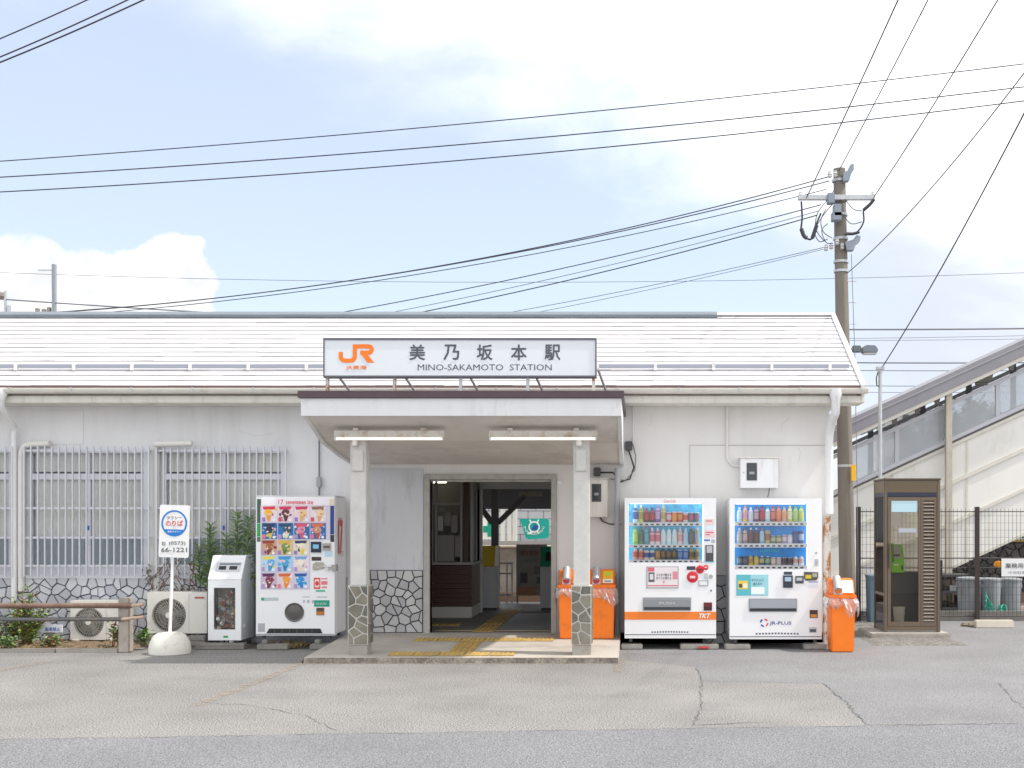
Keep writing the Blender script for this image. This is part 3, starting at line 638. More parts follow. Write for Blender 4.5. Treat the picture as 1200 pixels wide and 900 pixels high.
stroke_mesh(lg, [(186, -142), (186, -176), (190, -192), (200, -202), (216, -206), (262, -206), (276, -202), (286, -192), (290, -178), (290, -101), (392, -101), (406, -105), (414, -116), (414, -132), (407, -143), (394, -147), (330, -147)], 31, Pf)
lg.add([(p[0], p[1]-.0012, p[2]) for p in (Pf(326, -147), Pf(384, -221), Pf(432, -221), Pf(374, -147))], [(0, 1, 2, 3)])
lgo = lg.build('logo', org, T)
for i, ch in enumerate('美乃坂本駅'):
    cx = (489, 529, 568, 608, 647.5)[i]; text(ch, T, ink, XP(cx, SY_), SY_-.004, ZP(413, SY_), w=18.5/S(SY_), h=18.5/S(SY_), bold=.022)
text('MINO-SAKAMOTO  STATION', T, ink, XP(568, SY_), SY_-.004, ZP(430.5, SY_), w=157/S(SY_), h=7.2/S(SY_), bold=.0)
text('JR東海', T, org, XP(417.5, SY_), SY_-.004, ZP(431, SY_), w=25/S(SY_), h=5.6/S(SY_), bold=.02)
for i, px in enumerate((382.5, 461.5, 539, 618, 695.5)):
    x = XP(px, SY_); mm = rust if i in (0, 1, 4) else steel
    MB().box(x-.018, x+.018, SY_+.03, SY_+.07, 3.17, zb+.02).build('post', mm, T)
    MB().tube([(x+.05, SY_+.12, zb+.1), (x+.16, SY_+.75, 3.171)], .016, 6).build('brace', steel, T)
# ------------------------------------------------------------------ ticket office inside
O = thing('ticket_office', (-3.4, 2.9, .15), 'dim ticket office with dark brown panelled counter and glazed window inside the doorway', 'ticket office')
yo, xo = 2.4, -2.57
brown = mat('brown_panel', (.075, .035, .026), .5, var=.2, vscale=6, stretch=(1, 1, 8)); brown2 = mat('brown_side', (.16, .125, .10), .6, var=.15, vscale=8)
ofr = mat('office_frame', (.36, .35, .33), .5, .1)
MB().box(-4.50, xo, yo, 3.45, .151, .32).build('plinth', mat('plinth_white', (.60, .58, .54), .6), O)
for i in range(9):
    z = .322 + .073*i; MB().box(-4.50, xo-.004, yo+.01, yo+.03, z, z+.069).build('counter_board', brown, O)
MB().box(xo-.03, xo-.001, yo+.032, 3.44, .322, .98).build('side_panel', brown2, O)
MB().box(-4.50, xo+.03, yo-.06, yo+.30, .981, 1.02).build('counter_top', ofr, O); MB().box(xo-.10, xo+.04, yo+.301, 3.44, .981, 1.02).build('counter_top', ofr, O)
zw0, zw1 = 1.021, 2.30
for px, w_, m_ in ((506, .03, ofr), (511, .035, ofr), (540.5, .035, ofr), (546, .08, brown), (552.5, .035, ofr)):
    x = XP(px, yo); MB().box(x-w_/2, x+w_/2, yo, yo+.05, zw0, 2.70).build('window_post', m_, O)
MB().box(-4.5, XP(541, yo), yo+.005, yo+.045, ZP(592, yo), ZP(589, yo)).build('window_rail', ofr, O)
MB().box(-4.5, xo-.02, yo+.02, yo+.026, zw0, 2.7).build('pane', clear, O)
for y_ in (2.75, 3.1, 3.4): MB().box(xo-.05, xo-.015, y_, y_+.04, zw0, 2.70).build('window_post', ofr, O)
MB().box(xo-.035, xo-.03, yo+.06, 3.40, zw0, 2.7).build('pane', clear, O)
MB().box(-4.5, -2.62, 3.30, 3.36, .4, 2.7).build('back_cabinet', mat('office_wall', (.26, .25, .23), .8), O)
paper = mat('paper', (.55, .55, .53), .8); paper2 = mat('paper_grey', (.30, .30, .29), .8)
for (p0, p1, q0, q1, m_) in ((512.5, 532, 627, 658, paper2), (513, 519, 605, 622, paper), (521, 528, 600, 616, paper2), (529, 536, 604, 624, paper2), (533, 539, 628, 652, paper2), (514, 521, 595, 600, paper2), (500, 505.5, 596, 632, paper)):
    MB().box(XP(p0, yo), XP(p1, yo), yo+.012, yo+.016, ZP(q1, yo), ZP(q0, yo)).build('notice', m_, O)
MB().tube([(XP(502, 2.9), 2.9, 2.30), (XP(523, 2.9), 2.9, 2.30)], .022, 8).build('lit_lamp', mat('lit_office_tube', (1, .97, .75), .3, emit=3.5), O)
for y_, px in ((.35, 0), (.35, 1)):
    pass
# sliding door leaf parked beside the back opening
D = thing('sliding_door', (-2.62, 3.40, .15), 'narrow aluminium sliding door parked at the left of the platform opening', 'door')
MB().box(-2.575, -2.535, 3.38, 3.45, .155, 2.2).build('stile', mat('alu_white', (.60, .60, .58), .4), D); MB().box(-2.66, -2.577, 3.40, 3.43, .155, 2.2).build('leaf', mat('door_leaf', (.3, .31, .32), .5), D)
# gate machines on the platform side
def gate_machine(x0, x1, y0, zt, head, label, screen):
    t = thing('ticket_box', ((x0+x1)/2, y0+.2, .15), label, 'ticket box'); zm = ZP(664, y0)
    MB().box(x0, x1, y0, y0+.42, .19, zm).build('body', mat('box_grey', (.42, .43, .44), .45, var=.04), t, bevel=.012); MB().box(x0+.02, x1-.02, y0+.02, y0+.4, .15, .189).build('plinth', black, t)
    hd = MB().prism_x([(y0, zm+.002), (y0+.42, zm+.002), (y0+.42, zt), (y0+.16, zt)], x0-.002, x1); hd.build('head', head, t, bevel=.01)
    if screen: 
        MB().prism_x([(y0+.02, zm+.10), (y0+.035, zm+.10), (y0+.13, zt-.09), (y0+.115, zt-.09)], x0+.09, x1-.06).build('screen', black, t)
    else:
        MB().prism_x([(y0-.006, zm+.006), (y0+.02, zm+.006), (y0+.18, zt+.006), (y0+.155, zt+.006)], x1-.05, x1+.012).build('edge_trim', trim_w, t)
    return t
gate_machine(XP(557, 3.9), XP(583, 3.9), 3.9, ZP(640, 3.9), mat('head_yellow', (.50, .36, .02), .45), 'grey ticket box with sloping yellow head beyond the platform opening', False)
gate_machine(XP(633, 3.9), XP(652, 3.9), 3.9, ZP(641, 3.9), mat('head_green', (.01, .22, .11), .45), 'grey ticket box with green head and black screen beyond the platform opening', True)
# platform shelter seen through the opening
P_ = thing('platform_shelter', (-1, 5, .15), 'dark platform shelter with braced post seen through the doorway', 'shelter')
shm = mat('shelter_paint', (.115, .115, .12), .7, var=.1); shr = mat('shelter_roof', (.14, .14, .145), .8)
xp = XP(580, 4.6); MB().box(xp-.06, xp+.06, 4.55, 4.67, .151, 2.56).build('post', shm, P_)
for s_, px, py in ((-1, 563, 594), (1, 611, 586)):
    xe, ze = XP(px, 4.6), ZP(py, 4.6); xs = xp + s_*.05; zs = ZP(613, 4.6)
    d = Vector((xe-xs, 0, ze-zs)).normalized(); n_ = Vector((-d.z, 0, d.x))*.045
    pts = [Vector((xs, 0, zs))-n_, Vector((xe, 0, ze))-n_+d*.1, Vector((xe, 0, ze))+n_+d*.1, Vector((xs, 0, zs))+n_]
    MB().prism_y([(p.x, p.z) for p in pts], 4.57, 4.65).build('brace', shm, P_)
MB().box(-6, 2.3, 3.62, 6.4, 2.6, 2.68).build('roof', shr, P_); MB().box(-6, 2.3, 4.57, 4.67, 2.3, 2.56).build('beam', shm, P_)
MB().box(-6, 2.3, 6.36, 6.42, ZP(596.5, 6.4), 2.599).build('fascia', mat('fascia_grey', (.17, .17, .18), .7), P_)
xq = XP(790, 4.6); MB().box(xq-.06, xq+.06, 4.55, 4.67, .0, 2.56).build('post', shm, P_)
t = tag(MB().box(XP(608, 5.0), XP(635, 5.0), 5.0, 5.06, ZP(581.5, 5.0), ZP(576, 5.0)).build('hanging_sign', mat('dim_sign', (.30, .28, .22), .6)), 'small hanging sign under the dark platform roof', 'sign')
# ------------------------------------------------------------------ tracks and the other platform
ballast = mat('ballast', (.36, .285, .24), .95, var=.35, vscale=8, bump=1.0, bscale=30, fine=.5, fscale=22)
struct('track_bed', MB().box(-40, 60, 5.95, 10.2, -.5, .05), ballast)
railm = mat('rail_steel', (.24, .17, .13), .5, .6)
for y_ in (7.2, 8.27):
    tag(MB().box(-40, 60, y_-.03, y_+.03, .05, .19).box(-40, 60, y_-.07, y_+.07, .05, .065).build('rail', railm), kind='structure')
struct('far_platform', MB().box(-40, 60, 10.3, 13.8, -.1, 1.06), mat('platform_edge', (.22, .20, .175), .9, var=.2, vscale=4))
struct('platform_surface', MB().box(-40, 60, 10.25, 13.8, 1.064, 1.10), mat('platform_top', (.50, .43, .34), .9, var=.1))
bwm = mat('block_wall', (.36, .38, .42), .9, var=.1, vscale=3)
BW = thing('block_wall', (-3, 14, 0), 'grey concrete block wall behind the far platform seen through the doorway', 'wall')
MB().box(-9, 3, 14.02, 14.2, 0, 3.0).build('backing', mat('block_joint', (.22, .23, .25), .9), BW)
BLK = MB().box(-.192, .192, -.02, .02, -.092, .092).mesh('block', bwm)
for j in range(8):
    for i in range(7): put('block', BLK, BW, (-4.35+.4*i+(.2 if j % 2 else 0), 14.0, 1.2+.2*j))
wp = mat('post_white', (.62, .62, .6), .5)
for px in (589, 597, 603): tag(MB().box(XP(px, 11)-.05, XP(px, 11)+.05, 11, 11.1, 1.1, 2.9).build('platform_post', wp), {589: 'left of three slim white platform posts right of the braced post', 597: 'middle of three slim white platform posts beyond the tracks', 603: 'right of three slim white platform posts left of the teal flag'}[px], 'post', 'white platform posts')
t = thing('safety_sign', (XP(572, 10.5), 10.5, 1.1), 'white board with green cross on the far platform', 'sign')
MB().box(XP(560, 10.5), XP(584, 10.5), 10.5, 10.53, ZP(632, 10.5), ZP(607, 10.5)).build('board', C('f2f2ee'), t)
cx, cz = XP(575, 10.5), ZP(620, 10.5); gm = C('109a7a'); MB().box(cx-.17, cx+.17, 10.485, 10.498, cz-.07, cz+.07).box(cx-.07, cx+.07, 10.482, 10.484, cz-.17, cz+.17).build('cross', gm, t)
t = thing('teal_flag', (XP(627, 10.4), 10.4, 1.1), 'teal flag with white ring emblem and curved white lettering on the far platform', 'flag')
y_ = 10.4; fl = [(XP(p, y_), ZP(q_, y_)) for p, q_ in ((609, 608), (616, 630), (619, 632), (641, 631), (643.5, 628), (643.5, 610), (640, 607.5))]
MB().prism_y(fl, y_, y_+.02).build('cloth', mat('teal_cloth', hx('13a89a'), .7), t)
ex, ez = XP(626, y_), ZP(617.5, y_); wm = C('f4f6f6'); e = MB()
stroke_mesh(e, [(ex+.115*math.cos(R(k)), ez+.115*math.sin(R(k))) for k in range(0, 361, 20)], .03, lambda u, v: (u, y_-.006, v))
for sx in (-1, 1): stroke_mesh(e, [(ex+sx*.07, ez+.10), (ex+sx*.10, ez+.165)], .03, lambda u, v: (u, y_-.007, v)); stroke_mesh(e, [(ex+sx*.07, ez-.10), (ex+sx*.10, ez-.15)], .03, lambda u, v: (u, y_-.007, v))
e.build('emblem_ring', wm, t)
MB().prism_y([(ex-.07, ez-.05), (ex+.06, ez-.06), (ex+.09, ez+.02), (ex+.01, ez+.05)], y_-.008, y_-.004).build('emblem_core', C('2f4fb0'), t)
for i, ch in enumerate('MINO-SAKAMOTO'):
    an = R(195 + 150*i/12); text(ch, t, wm, ex+.22*math.cos(an), y_-.006, ez+.04+.20*math.sin(an), h=.045, bold=.02)
tag(MB().box(XP(560, 9.9), XP(660, 9.9), 9.9, 9.98, ZP(639, 9.9), ZP(634, 9.9)).build('guard_beam', mat('beam_grey', (.33, .33, .31), .7)), 'pale horizontal beam along the far platform edge below the teal flag', 'beam')
t = thing('hanging_banner', (XP(621, 5.6), 5.6, .2), 'dim translucent banner board with faded red and blue print behind the doorway', 'banner')
y_ = 5.6; MB().box(XP(605, y_), XP(641, y_), y_, y_+.03, ZP(698, y_), ZP(638, y_)).build('board', mat('dim_board', (.20, .19, .17), .7, var=.3, vscale=5), t)
for p0, p1, q0, q1, h in ((610, 618, 671, 683, '2a2d36'), (626, 638, 664, 673, '5a5a58'), (606, 628, 688, 697, '8a5a38'), (629, 636, 676, 684, '3c4450')):
    MB().box(XP(p0, y_), XP(p1, y_), y_-.006, y_-.001, ZP(q1, y_), ZP(q0, y_)).build('print', C(h), t)
text('運行情報', t, C('7a3428'), XP(620, y_), y_-.006, ZP(648, y_), w=22/S(y_), h=6/S(y_), bold=.01); text('お知らせ', t, C('4a4a48'), XP(620, y_), y_-.006, ZP(657, y_), w=20/S(y_), h=5/S(y_))
for x_ in (XP(606, y_), XP(640, y_)): MB().tube([(x_, y_+.05, .0), (x_, y_+.05, ZP(640, y_))], .018, 6).build('stand_leg', shm, t)
t = thing('handrail', (XP(588, 5.7), 5.7, .05), 'small tubular handrail left of the banner beyond the platform opening', 'handrail')
for py in (660, 672, 697): z = ZP(py, 5.7); MB().tube([(XP(584, 5.7), 5.7, z), (XP(600, 5.7), 5.7, z)], .018, 6).build('rail', steel, t)
for px in (585, 594, 600): MB().tube([(XP(px, 5.7), 5.7, 0), (XP(px, 5.7), 5.7, ZP(658, 5.7))], .02, 6).build('post', wp, t)
# ------------------------------------------------------------------ vending machines
def cabinet(t, x0, x1, yf, yb, z0, z1, hole=None, side=white_side, feet=.05):
    holes = [hole] if hole else []
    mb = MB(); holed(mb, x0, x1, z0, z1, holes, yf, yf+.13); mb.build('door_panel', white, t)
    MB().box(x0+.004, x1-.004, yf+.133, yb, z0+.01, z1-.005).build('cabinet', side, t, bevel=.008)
    for xx in (x0+.06, x1-.10):
        for yy in (yf+.05, yb-.10): MB().box(xx, xx+.04, yy, yy+.04, z0-feet, z0-.001).build('foot', dark, t)
def decal(t, name, fx, fz, r, y, m, th=.003): return MB().box(fx(r[0]), fx(r[2]), y-th, y-.0005, fz(r[3]), fz(r[1])).build(name, m, t)
# bottle shapes: unit height, three slots (cap, body, label)
def bottle(prof, mi, key): return MB().lathe(prof, (0, 0, 0), 8, mi).mesh(key, [white, white, white], smooth=True)
PET = bottle([(.30, 0), (.34, .02), (.34, .18), (.34, .60), (.33, .66), (.20, .82), (.13, .87), (.13, 1.0)], [1, 1, 2, 1, 2, 1, 0], 'sample_bottle')
CAN = bottle([(.42, 0), (.48, .03), (.48, .25), (.48, .75), (.48, .92), (.40, 1.0)], [0, 1, 2, 1, 0], 'sample_can')
BTC = bottle([(.44, 0), (.47, .03), (.47, .25), (.47, .72), (.42, .80), (.26, .88), (.26, 1.0)], [1, 1, 2, 1, 1, 0], 'sample_can')
led = mat('display_led', (.95, .98, 1.0), .4, emit=.9)
def CP(h):
    c = hx(h); return mat('label_'+h, tuple(x*.92+.05 for x in c), .35)
def display(t, fx, fz, yf, r, rows, backm, cap_h, nslot=12, x_in=(0, 0)):
    x0, x1, z0, z1 = fx(r[0]), fx(r[2]), fz(r[3]), fz(r[1]); yb = yf + .125
    dc = MB().add([(x0, yb, z0), (x1, yb, z0), (x1, yb, z1), (x0, yb, z1)], [(0, 1, 2, 3)]).build('display_case', backm, t)
    MB().add([(x0+.02, yf+.02, z1-.002), (x1-.02, yf+.02, z1-.002), (x1-.02, yf+.12, z1-.002), (x0+.02, yf+.12, z1-.002)], [(3, 2, 1, 0)]).build('display_lamp', led, dc)
    for xa in (x0+.0015, x1-.0015): MB().add([(xa, yf+.03, z0+.01), (xa, yf+.12, z0+.01), (xa, yf+.12, z1-.01), (xa, yf+.03, z1-.01)], [(0, 1, 2, 3)]).build('display_lamp', led, dc)
    for ztop, zbot, rail, items in rows:
        MB().add([(x0+.02, yf+.06, fz(rail[1])-.002), (x1-.02, yf+.06, fz(rail[1])-.002), (x1-.02, yf+.075, fz(rail[1])-.002), (x0+.02, yf+.075, fz(rail[1])-.002)], [(3, 2, 1, 0)]).build('display_lamp', led, dc)
        zs = fz(zbot); zr0, zr1 = fz(rail[1]), fz(rail[0])
        MB().box(x0+.004, x1-.004, yf+.018, yf+.040, zr0, zr1).build('price_rail', white, dc)
        a, b = fx(x_in[0]), fx(x_in[1]); pitch = (b-a)/nslot
        if not hasattr(display, 'btn'): display.btn = MB().box(-.020, .020, -.0025, 0, -.010, .010).mesh('button', [mat('button_dark', (.07, .06, .06), .4)])
        for i in range(nslot):
            xc = a + pitch*(i+.5); put('button', display.btn, dc, (xc, yf+.0175, (zr0*.6+zr1*.4)))
            kind, hh, c1, c2, c3 = items[i]; H = (fz(ztop)-zr1)*hh; wr = pitch*.95
            me = {'p': PET, 'c': CAN, 'b': BTC}[kind]; w = wr/(.70 if kind == 'p' else .96)
            put('sample_bottle' if kind != 'c' else 'sample_can', me, dc, (xc, yf+.085, zr1+.001), scale=(w, min(w, .07), H), mats=[CP(c1), CP(c2), CP(c3)])
    MB().box(x0+.001, x1-.001, yf+.010, yf+.014, z0+.001, z1-.001).build('glass_front', clear, t)
    return dc
GRP = 'vending machines along the station front'
# --- ice cream machine
x0, x1, yf, yb, z0, z1 = -4.945, -3.922, -.71, -.10, .182, 1.99
t = thing('ice_cream_vending_machine', ((x0+x1)/2, -.4, .1), 'white ice cream vending machine with rows of colourful cone pictures', 'vending machine', GRP)
fx = lambda u: x0 + (u-612)/378*(x1-x0); fz = lambda v: z0 + (755-v)/667*(z1-z0)
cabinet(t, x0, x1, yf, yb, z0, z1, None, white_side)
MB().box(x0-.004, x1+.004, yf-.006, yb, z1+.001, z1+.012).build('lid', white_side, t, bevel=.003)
def D_(name, r, h, th=.003, y=yf, rough=.4): return decal(t, name, fx, fz, r, y, C(h, rough) if isinstance(h, str) else h, th)
D_('header', (640, 97, 968, 130), 'f3eef2', .008)
text('seventeen ice', t, C('e0485c'), fx(822), yf-.0095, fz(115), w=(890-752)/378*(x1-x0), h=.058, bold=.03); text('17', t, C('e0485c'), fx(733), yf-.0095, fz(114), h=.06, bold=.02)
D_('side_strip', (617, 100, 636, 215), '3e5d4d'); D_('side_strip', (617, 217, 636, 280), '15a04a'); D_('side_strip', (617, 282, 636, 305), '5a6a58')
D_('side_strip', (970, 100, 988, 130), 'e8d9bc'); D_('side_strip', (970, 132, 988, 270), '273c8c'); D_('side_strip', (970, 272, 988, 306), '2a2a44')
D_('card_frame', (634, 131, 969, 295), 'd5cfdd', .006); D_('card_frame', (634, 296, 872, 533), 'd5cfdd', .006)
def card(c0, r0, c1, r1, bg, top, cone, scoop, seed):
    rr = random.Random(seed); y = yf-.006; p = D_('product_card', (c0, r0, c1, r1), bg, .003, y)
    w, h = c1-c0, r1-r0; cx = c0 + w*(.5+rr.uniform(-.06, .06))
    def poly(pts, m, k): MB().prism_y([(fx(a), fz(b)) for a, b in pts][::-1], y-.003-.0012*k, y-.0028-.0012*(k-1)).build('print', C(m), p)
    for q_ in range(9):
        a_, b_, s_ = rr.uniform(c0+w*.08, c1-w*.08), rr.uniform(r0+h*.1, r1-h*.1), rr.uniform(.05, .13)*w
        poly([(a_+s_*math.cos(R(k))*rr.uniform(.6, 1.2), b_+s_*math.sin(R(k))*rr.uniform(.6, 1.2)) for k in range(0, 360, 60)], rr.choice([top, cone, scoop, 'e8c8dc', 'c8b4dc', 'f0e0e4', 'd8a8c0', 'f4e8f0']), .1+.08*q_)
    poly([(c0+w*.05, r0+h*.04), (c0+w*.9, r0+h*.02), (c0+w*.8, r0+h*.22), (c0+w*.12, r0+h*.24)], top, 1)
    tl = rr.uniform(-.1, .12)*w
    poly([(cx-w*.2+tl, r0+h*.5), (cx+w*.22+tl, r0+h*.48), (cx+w*.05, r0+h*.97), (cx-w*.07, r0+h*.97)], cone, 2)
    poly([(cx+tl+w*.27*math.cos(R(k))*rr.uniform(.85, 1.1), r0+h*.42+h*.22*math.sin(R(k))) for k in range(0, 360, 36)], scoop, 3)
    for q_ in range(6):
        a_, b_, s_ = cx+tl+rr.uniform(-.24, .24)*w, r0+h*rr.uniform(.28, .62), rr.uniform(.03, .075)*w
        poly([(a_+s_*math.cos(R(k))*rr.uniform(.5, 1.5), b_+s_*math.sin(R(k))*rr.uniform(.5, 1.5)) for k in range(0, 360, 60)], rr.choice([scoop, cone, top, 'f4dcc8', 'e8c8b0', bg]), 3.2+.1*q_)
    poly([(c0+w*.8+w*.1*math.cos(R(k)), r0+h*.88+w*.1*math.sin(R(k))) for k in range(0, 360, 60)], 'f6f4f8', 5)
    poly([(c0+w*.03, r0+h*.72), (c0+w*.22, r0+h*.7), (c0+w*.25, r0+h*.96), (c0+w*.03, r0+h*.97)], rr.choice(['e57a9c', '9a7ccc', 'd64a6a', 'b79ad0']), 6)
rows = [((133, 210), 640, 4, [('e6dbe6', 'd8344c', 'e8a03c', 'f0b83a'), ('e9d3da', 'd63a5c', '5a3038', '6a3a40'), ('ecd6dd', 'd23a6a', 'e0b070', 'ecc890'), ('e9dbe0', '9a6a5c', 'dfae72', 'f0d0a0')]),
        ((215, 292), 640, 4, [('1b6fae', '243a5c', 'd8c060', '2a3048'), ('1b74b4', '2a4a6a', 'e4e0c0', '3c5060'), ('2a6aa8', 'd8506a', 'd05a7a', 'e090a8'), ('2a6cb0', 'd87050', 'b0584a', 'd89878')]),
        ((297, 368), 637, 3, [('c9a290', '9a3a34', '7a3a34', 'a86a3c'), ('d8c08a', 'e0b050', '5c7a3c', '7a9a4c'), ('e4ddc8', '3a4460', 'e8d050', 'f0e8d8')]),
        ((373, 448), 637, 3, [('bcd8ec', 'e8d860', '4a9ad0', '6ab0e0'), ('a8d0ec', '3a9ad8', '2a80b8', '58a8d8'), ('ecdce4', '7aa8d8', 'e8d8b8', 'f4ecdc')]),
        ((455, 530), 637, 3, [('c8b8cc', '5a2a5a', '7a2a48', '8a3a50'), ('e4d0d8', 'd86a3a', 'f08a1c', 'f4a040'), ('c8d0e8', '2a5aa0', '1a86d0', '2a98dc')])]
k = 0
for (r0, r1), xs, nn, cs in rows:
    for i, (bg, top, cone, scoop) in enumerate(cs):
        w = 78; card(xs+w*i+1, r0, xs+w*(i+1)-3, r1, bg, top, cone, scoop, 100+k); k += 1
D_('card_reader', (878, 305, 926, 356), '1c2740', .02); D_('reader_screen', (888, 318, 916, 338), '7cc4e8', .003, yf-.02)
D_('note_slot', (934, 312, 973, 348), 'a9a3a0', .012); D_('slot_mouth', (938, 325, 969, 335), '55504e', .002, yf-.012)
D_('sticker', (942, 352, 981, 376), 'bcd8ee'); D_('price_display', (880, 378, 926, 396), '3c3430', .005)
MB().prism_y([(fx(a), fz(b)) for a, b in ((884, 440), (900, 443), (935, 435), (948, 420), (935, 404), (900, 403), (886, 412))][::1], yf-.008, yf-.001).build('coin_plate', mat('coin_metal', (.42, .40, .34), .4, .4, var=.3, vscale=30), t)
MB().tube([(fx(940), yf-.03, fz(424)), (fx(1003), yf-.03, fz(424))], .012, 8).build('lock_bar', mat('lock_steel', (.62, .62, .62), .3, .7), t, smooth=True)
MB().box(x1-.03, x1+.035, yf-.05, yf+.05, fz(445), fz(415)).build('hasp', mat('hasp_steel', (.36, .35, .33), .4, .6), t, bevel=.006)
MB().lathe([(.022, -.006), (.022, .012)], (fx(957), yf-.03, fz(434)), 10, axis='y').build('padlock', mat('lock_steel', (.62, .62, .62), .3, .7), t)
D_('notice', (887, 472, 960, 550), 'efeef0'); D_('notice_print', (890, 478, 922, 532), 'd84848', .001, yf-.003); D_('notice_print', (895, 486, 917, 524), 'f4d8d4', .001, yf-.004)
MB().prism_y([(fx(906)+.024*math.cos(R(a)), fz(505)+.03*math.sin(R(a))) for a in range(0, 360, 30)], yf-.0065, yf-.005).build('notice_print', C('d63c3c'), t)
for r in ((926, 480, 956, 486), (926, 494, 956, 512), (928, 520, 954, 528)): D_('notice_print', r, 'e07a80', .001, yf-.003)
D_('notice_print', (900, 536, 945, 546), '5cb8a0', .001, yf-.003)
D_('label', (637, 573, 720, 588), 'b9c6c8'); D_('label', (637, 574, 652, 587), '3aa878', .002, yf-.003)
MB().lathe([(.124, 0), (.124, .012), (.112, .012), (.10, .004), (.04, .012), (.005, .014)], (fx(797), yf-.001, fz(644)), 28, axis='y').build('delivery_flap', mat('smoked', (.10, .095, .09), .25, var=.1), t, smooth=True)
for r in ((835, 568, 870, 572), (838, 585, 848, 598), (858, 584, 870, 600), (880, 585, 892, 600), (905, 568, 955, 573)): D_('small_print', r, 'b8b8c4', .002)
D_('green_sticker', (892, 586, 966, 617), '1a9a80'); text('いらっしゃい', t, C('e8f8e8'), fx(926), yf-.0045, fz(602), w=.14, h=.04, bold=.01)
D_('coin_return', (903, 622, 940, 658), '5a4038', .006); D_('coin_return', (905, 640, 938, 656), 'c0792c', .002, yf-.006)
D_('label', (622, 697, 655, 738), 'aeb0b4')
MB().prism_y([(fx(662), fz(745)), (fx(932), fz(745)), (fx(922), fz(722)), (fx(676), fz(722))], yf-.004, yf-.001).build('vent_grille', black, t)
for u in (700, 735, 772, 808, 845, 880): D_('vent_bar', (u, 724, u+3, 744), '55555a', .003, yf-.004)
D_('kick_line', (613, 748, 989, 751), '30303a', .002)
for r, h in (((0, 0), 0),): pass
yy = lambda u: yf + (u-990)/(1045-990)*(yb-yf)
text('17', t, C('d43c44'), x1-.001+.004, yf+.30, fz(285), w=.22, h=.45, bold=.03, side='+x', name='side_lettering')
text('アイス', t, C('d8646a'), x1+.003, yf+.32, fz(365), w=.26, h=.07, bold=.01, side='+x', name='side_lettering'); text('ice', t, C('d8646a'), x1+.003, yf+.30, fz(195), w=.2, h=.06, side='+x', name='side_lettering')
for xx in (x0+.04, x1-.30):
    tag(MB().box(xx, xx+.40, yf-.10, yf+.10, .005, .075).box(xx+.05, xx+.12, yf-.05, yf+.05, .0755, .13).build('timber_block', concrete_dark, bevel=.008), 'grey sleeper block under the %s of the ice cream machine' % ('left foot' if xx < -4.5 else 'right foot'), 'block', 'blocks under the machines')
# --- drinks machine with orange band
x0, x1, yf, yb, z0, z1 = -.144, 1.044, -.75, -.06, .148, 1.97
t = thing('drinks_vending_machine', ((x0+x1)/2, -.4, .1), 'white drinks vending machine with orange band and red coin discs beside the grey downpipe', 'vending machine', GRP)
fx = lambda u: x0 + (u-345)/402*(x1-x0); fz = lambda v: z0 + (780-v)/617*(z1-z0)
cabinet(t, x0, x1, yf, yb, z0, z1, (fx(362), fx(690), fz(448), fz(188)))
backm = mat('display_blue', hx('4fb0dc'), .6, var=.45, vscale=11)
W_ = 'f4f4f4'
r1 = [('p', 1, W_, 'd8e2ee', '2f62b8'), ('p', .98, W_, 'c8d060', 'b0a030'), ('p', .82, 'b02030', '4a1a18', 'b81c2c'), ('p', .82, '202020', '301614', 'b81c2c'), ('p', 1, 'b090d0', '7a48a8', 'c8a8dc'), ('p', .98, 'd8c890', 'd8d0a0', 'c0b070'),
      ('c', .58, 'c0c0c0', 'c84060', 'e8c8cc'), ('c', .6, 'd0d0d0', 'e08830', 'f0a030'), ('c', .6, 'c8c8c8', 'c84a20', 'e89838'), ('c', .56, 'b8d0e0', 'd8c8c8', 'd85a48'), ('c', .56, 'c0c0c8', '5a6a7a', 'b05a88'), ('c', .56, 'c0c0c8', '506878', '9a5a80')]
r2 = [('p', 1, '48a040', '88c040', 'b8dc58'), ('p', 1, '307838', '4a7a3c', '385838'), ('p', 1, 'c04850', '3c90a0', '48b0c0'), ('p', .92, 'e8e0e0', 'ecd8dc', 'dc7080'), ('p', .92, 'e8e0e0', 'f0dcdc', 'd86870'), ('p', .96, '60c0b8', 'c8e8f0', 'e0f0f4'),
      ('p', .96, '60c0b8', 'c8e8f0', 'e0f0f4'), ('p', .96, '60c0b8', 'c8e8f0', 'dcecf4'), ('p', .96, 'a0d0d0', 'ecd8d4', 'e0a098'), ('p', .9, 'c0d8e8', 'b8dcec', 'a8d0e8'), ('b', .86, '303030', '3a4650', '4a525a'), ('b', .92, 'd8c8a0', 'a89060', '9098a0')]
r3 = [('b', .95, 'e8d0c8', 'd89888', 'c8543c'), ('b', .95, 'e8d0c8', 'd89888', 'c85440'), ('c', .8, 'd0d0d4', 'e0d8c8', '3458a0'), ('c', .8, 'd0d0d4', 'e0d8c8', '3458a0'), ('b', .9, '40342c', 'a87830', 'c09040'), ('b', .95, '241c18', '2c2420', '7a5a20'),
      ('b', .95, '241c18', '2c2420', '7a5a20'), ('b', .95, '241c18', '2c2420', '7a5a20'), ('c', .85, 'a8c0d8', '3868b0', '6890c8'), ('c', .85, 'a8c0d8', '2c60b0', '7898d0'), ('b', .9, 'c8a040', '9a7828', '6a4a18'), ('b', .9, 'c8a040', '9a7828', '70501c')]
display(t, fx, fz, yf, (362, 188, 690, 448), [(192, 262, (270, 285), r1), (288, 365, (368, 381), r2), (384, 430, (435, 447), r3)], backm, 0, 12, (380, 676))
def D_(name, r, h, th=.003, y=yf, rough=.4): return decal(t, name, fx, fz, r, y, C(h, rough) if isinstance(h, str) else h, th)
text('Coca-Cola', t, C('c83848'), fx(543), yf-.002, fz(176), w=.15, h=.042, shear=.3)
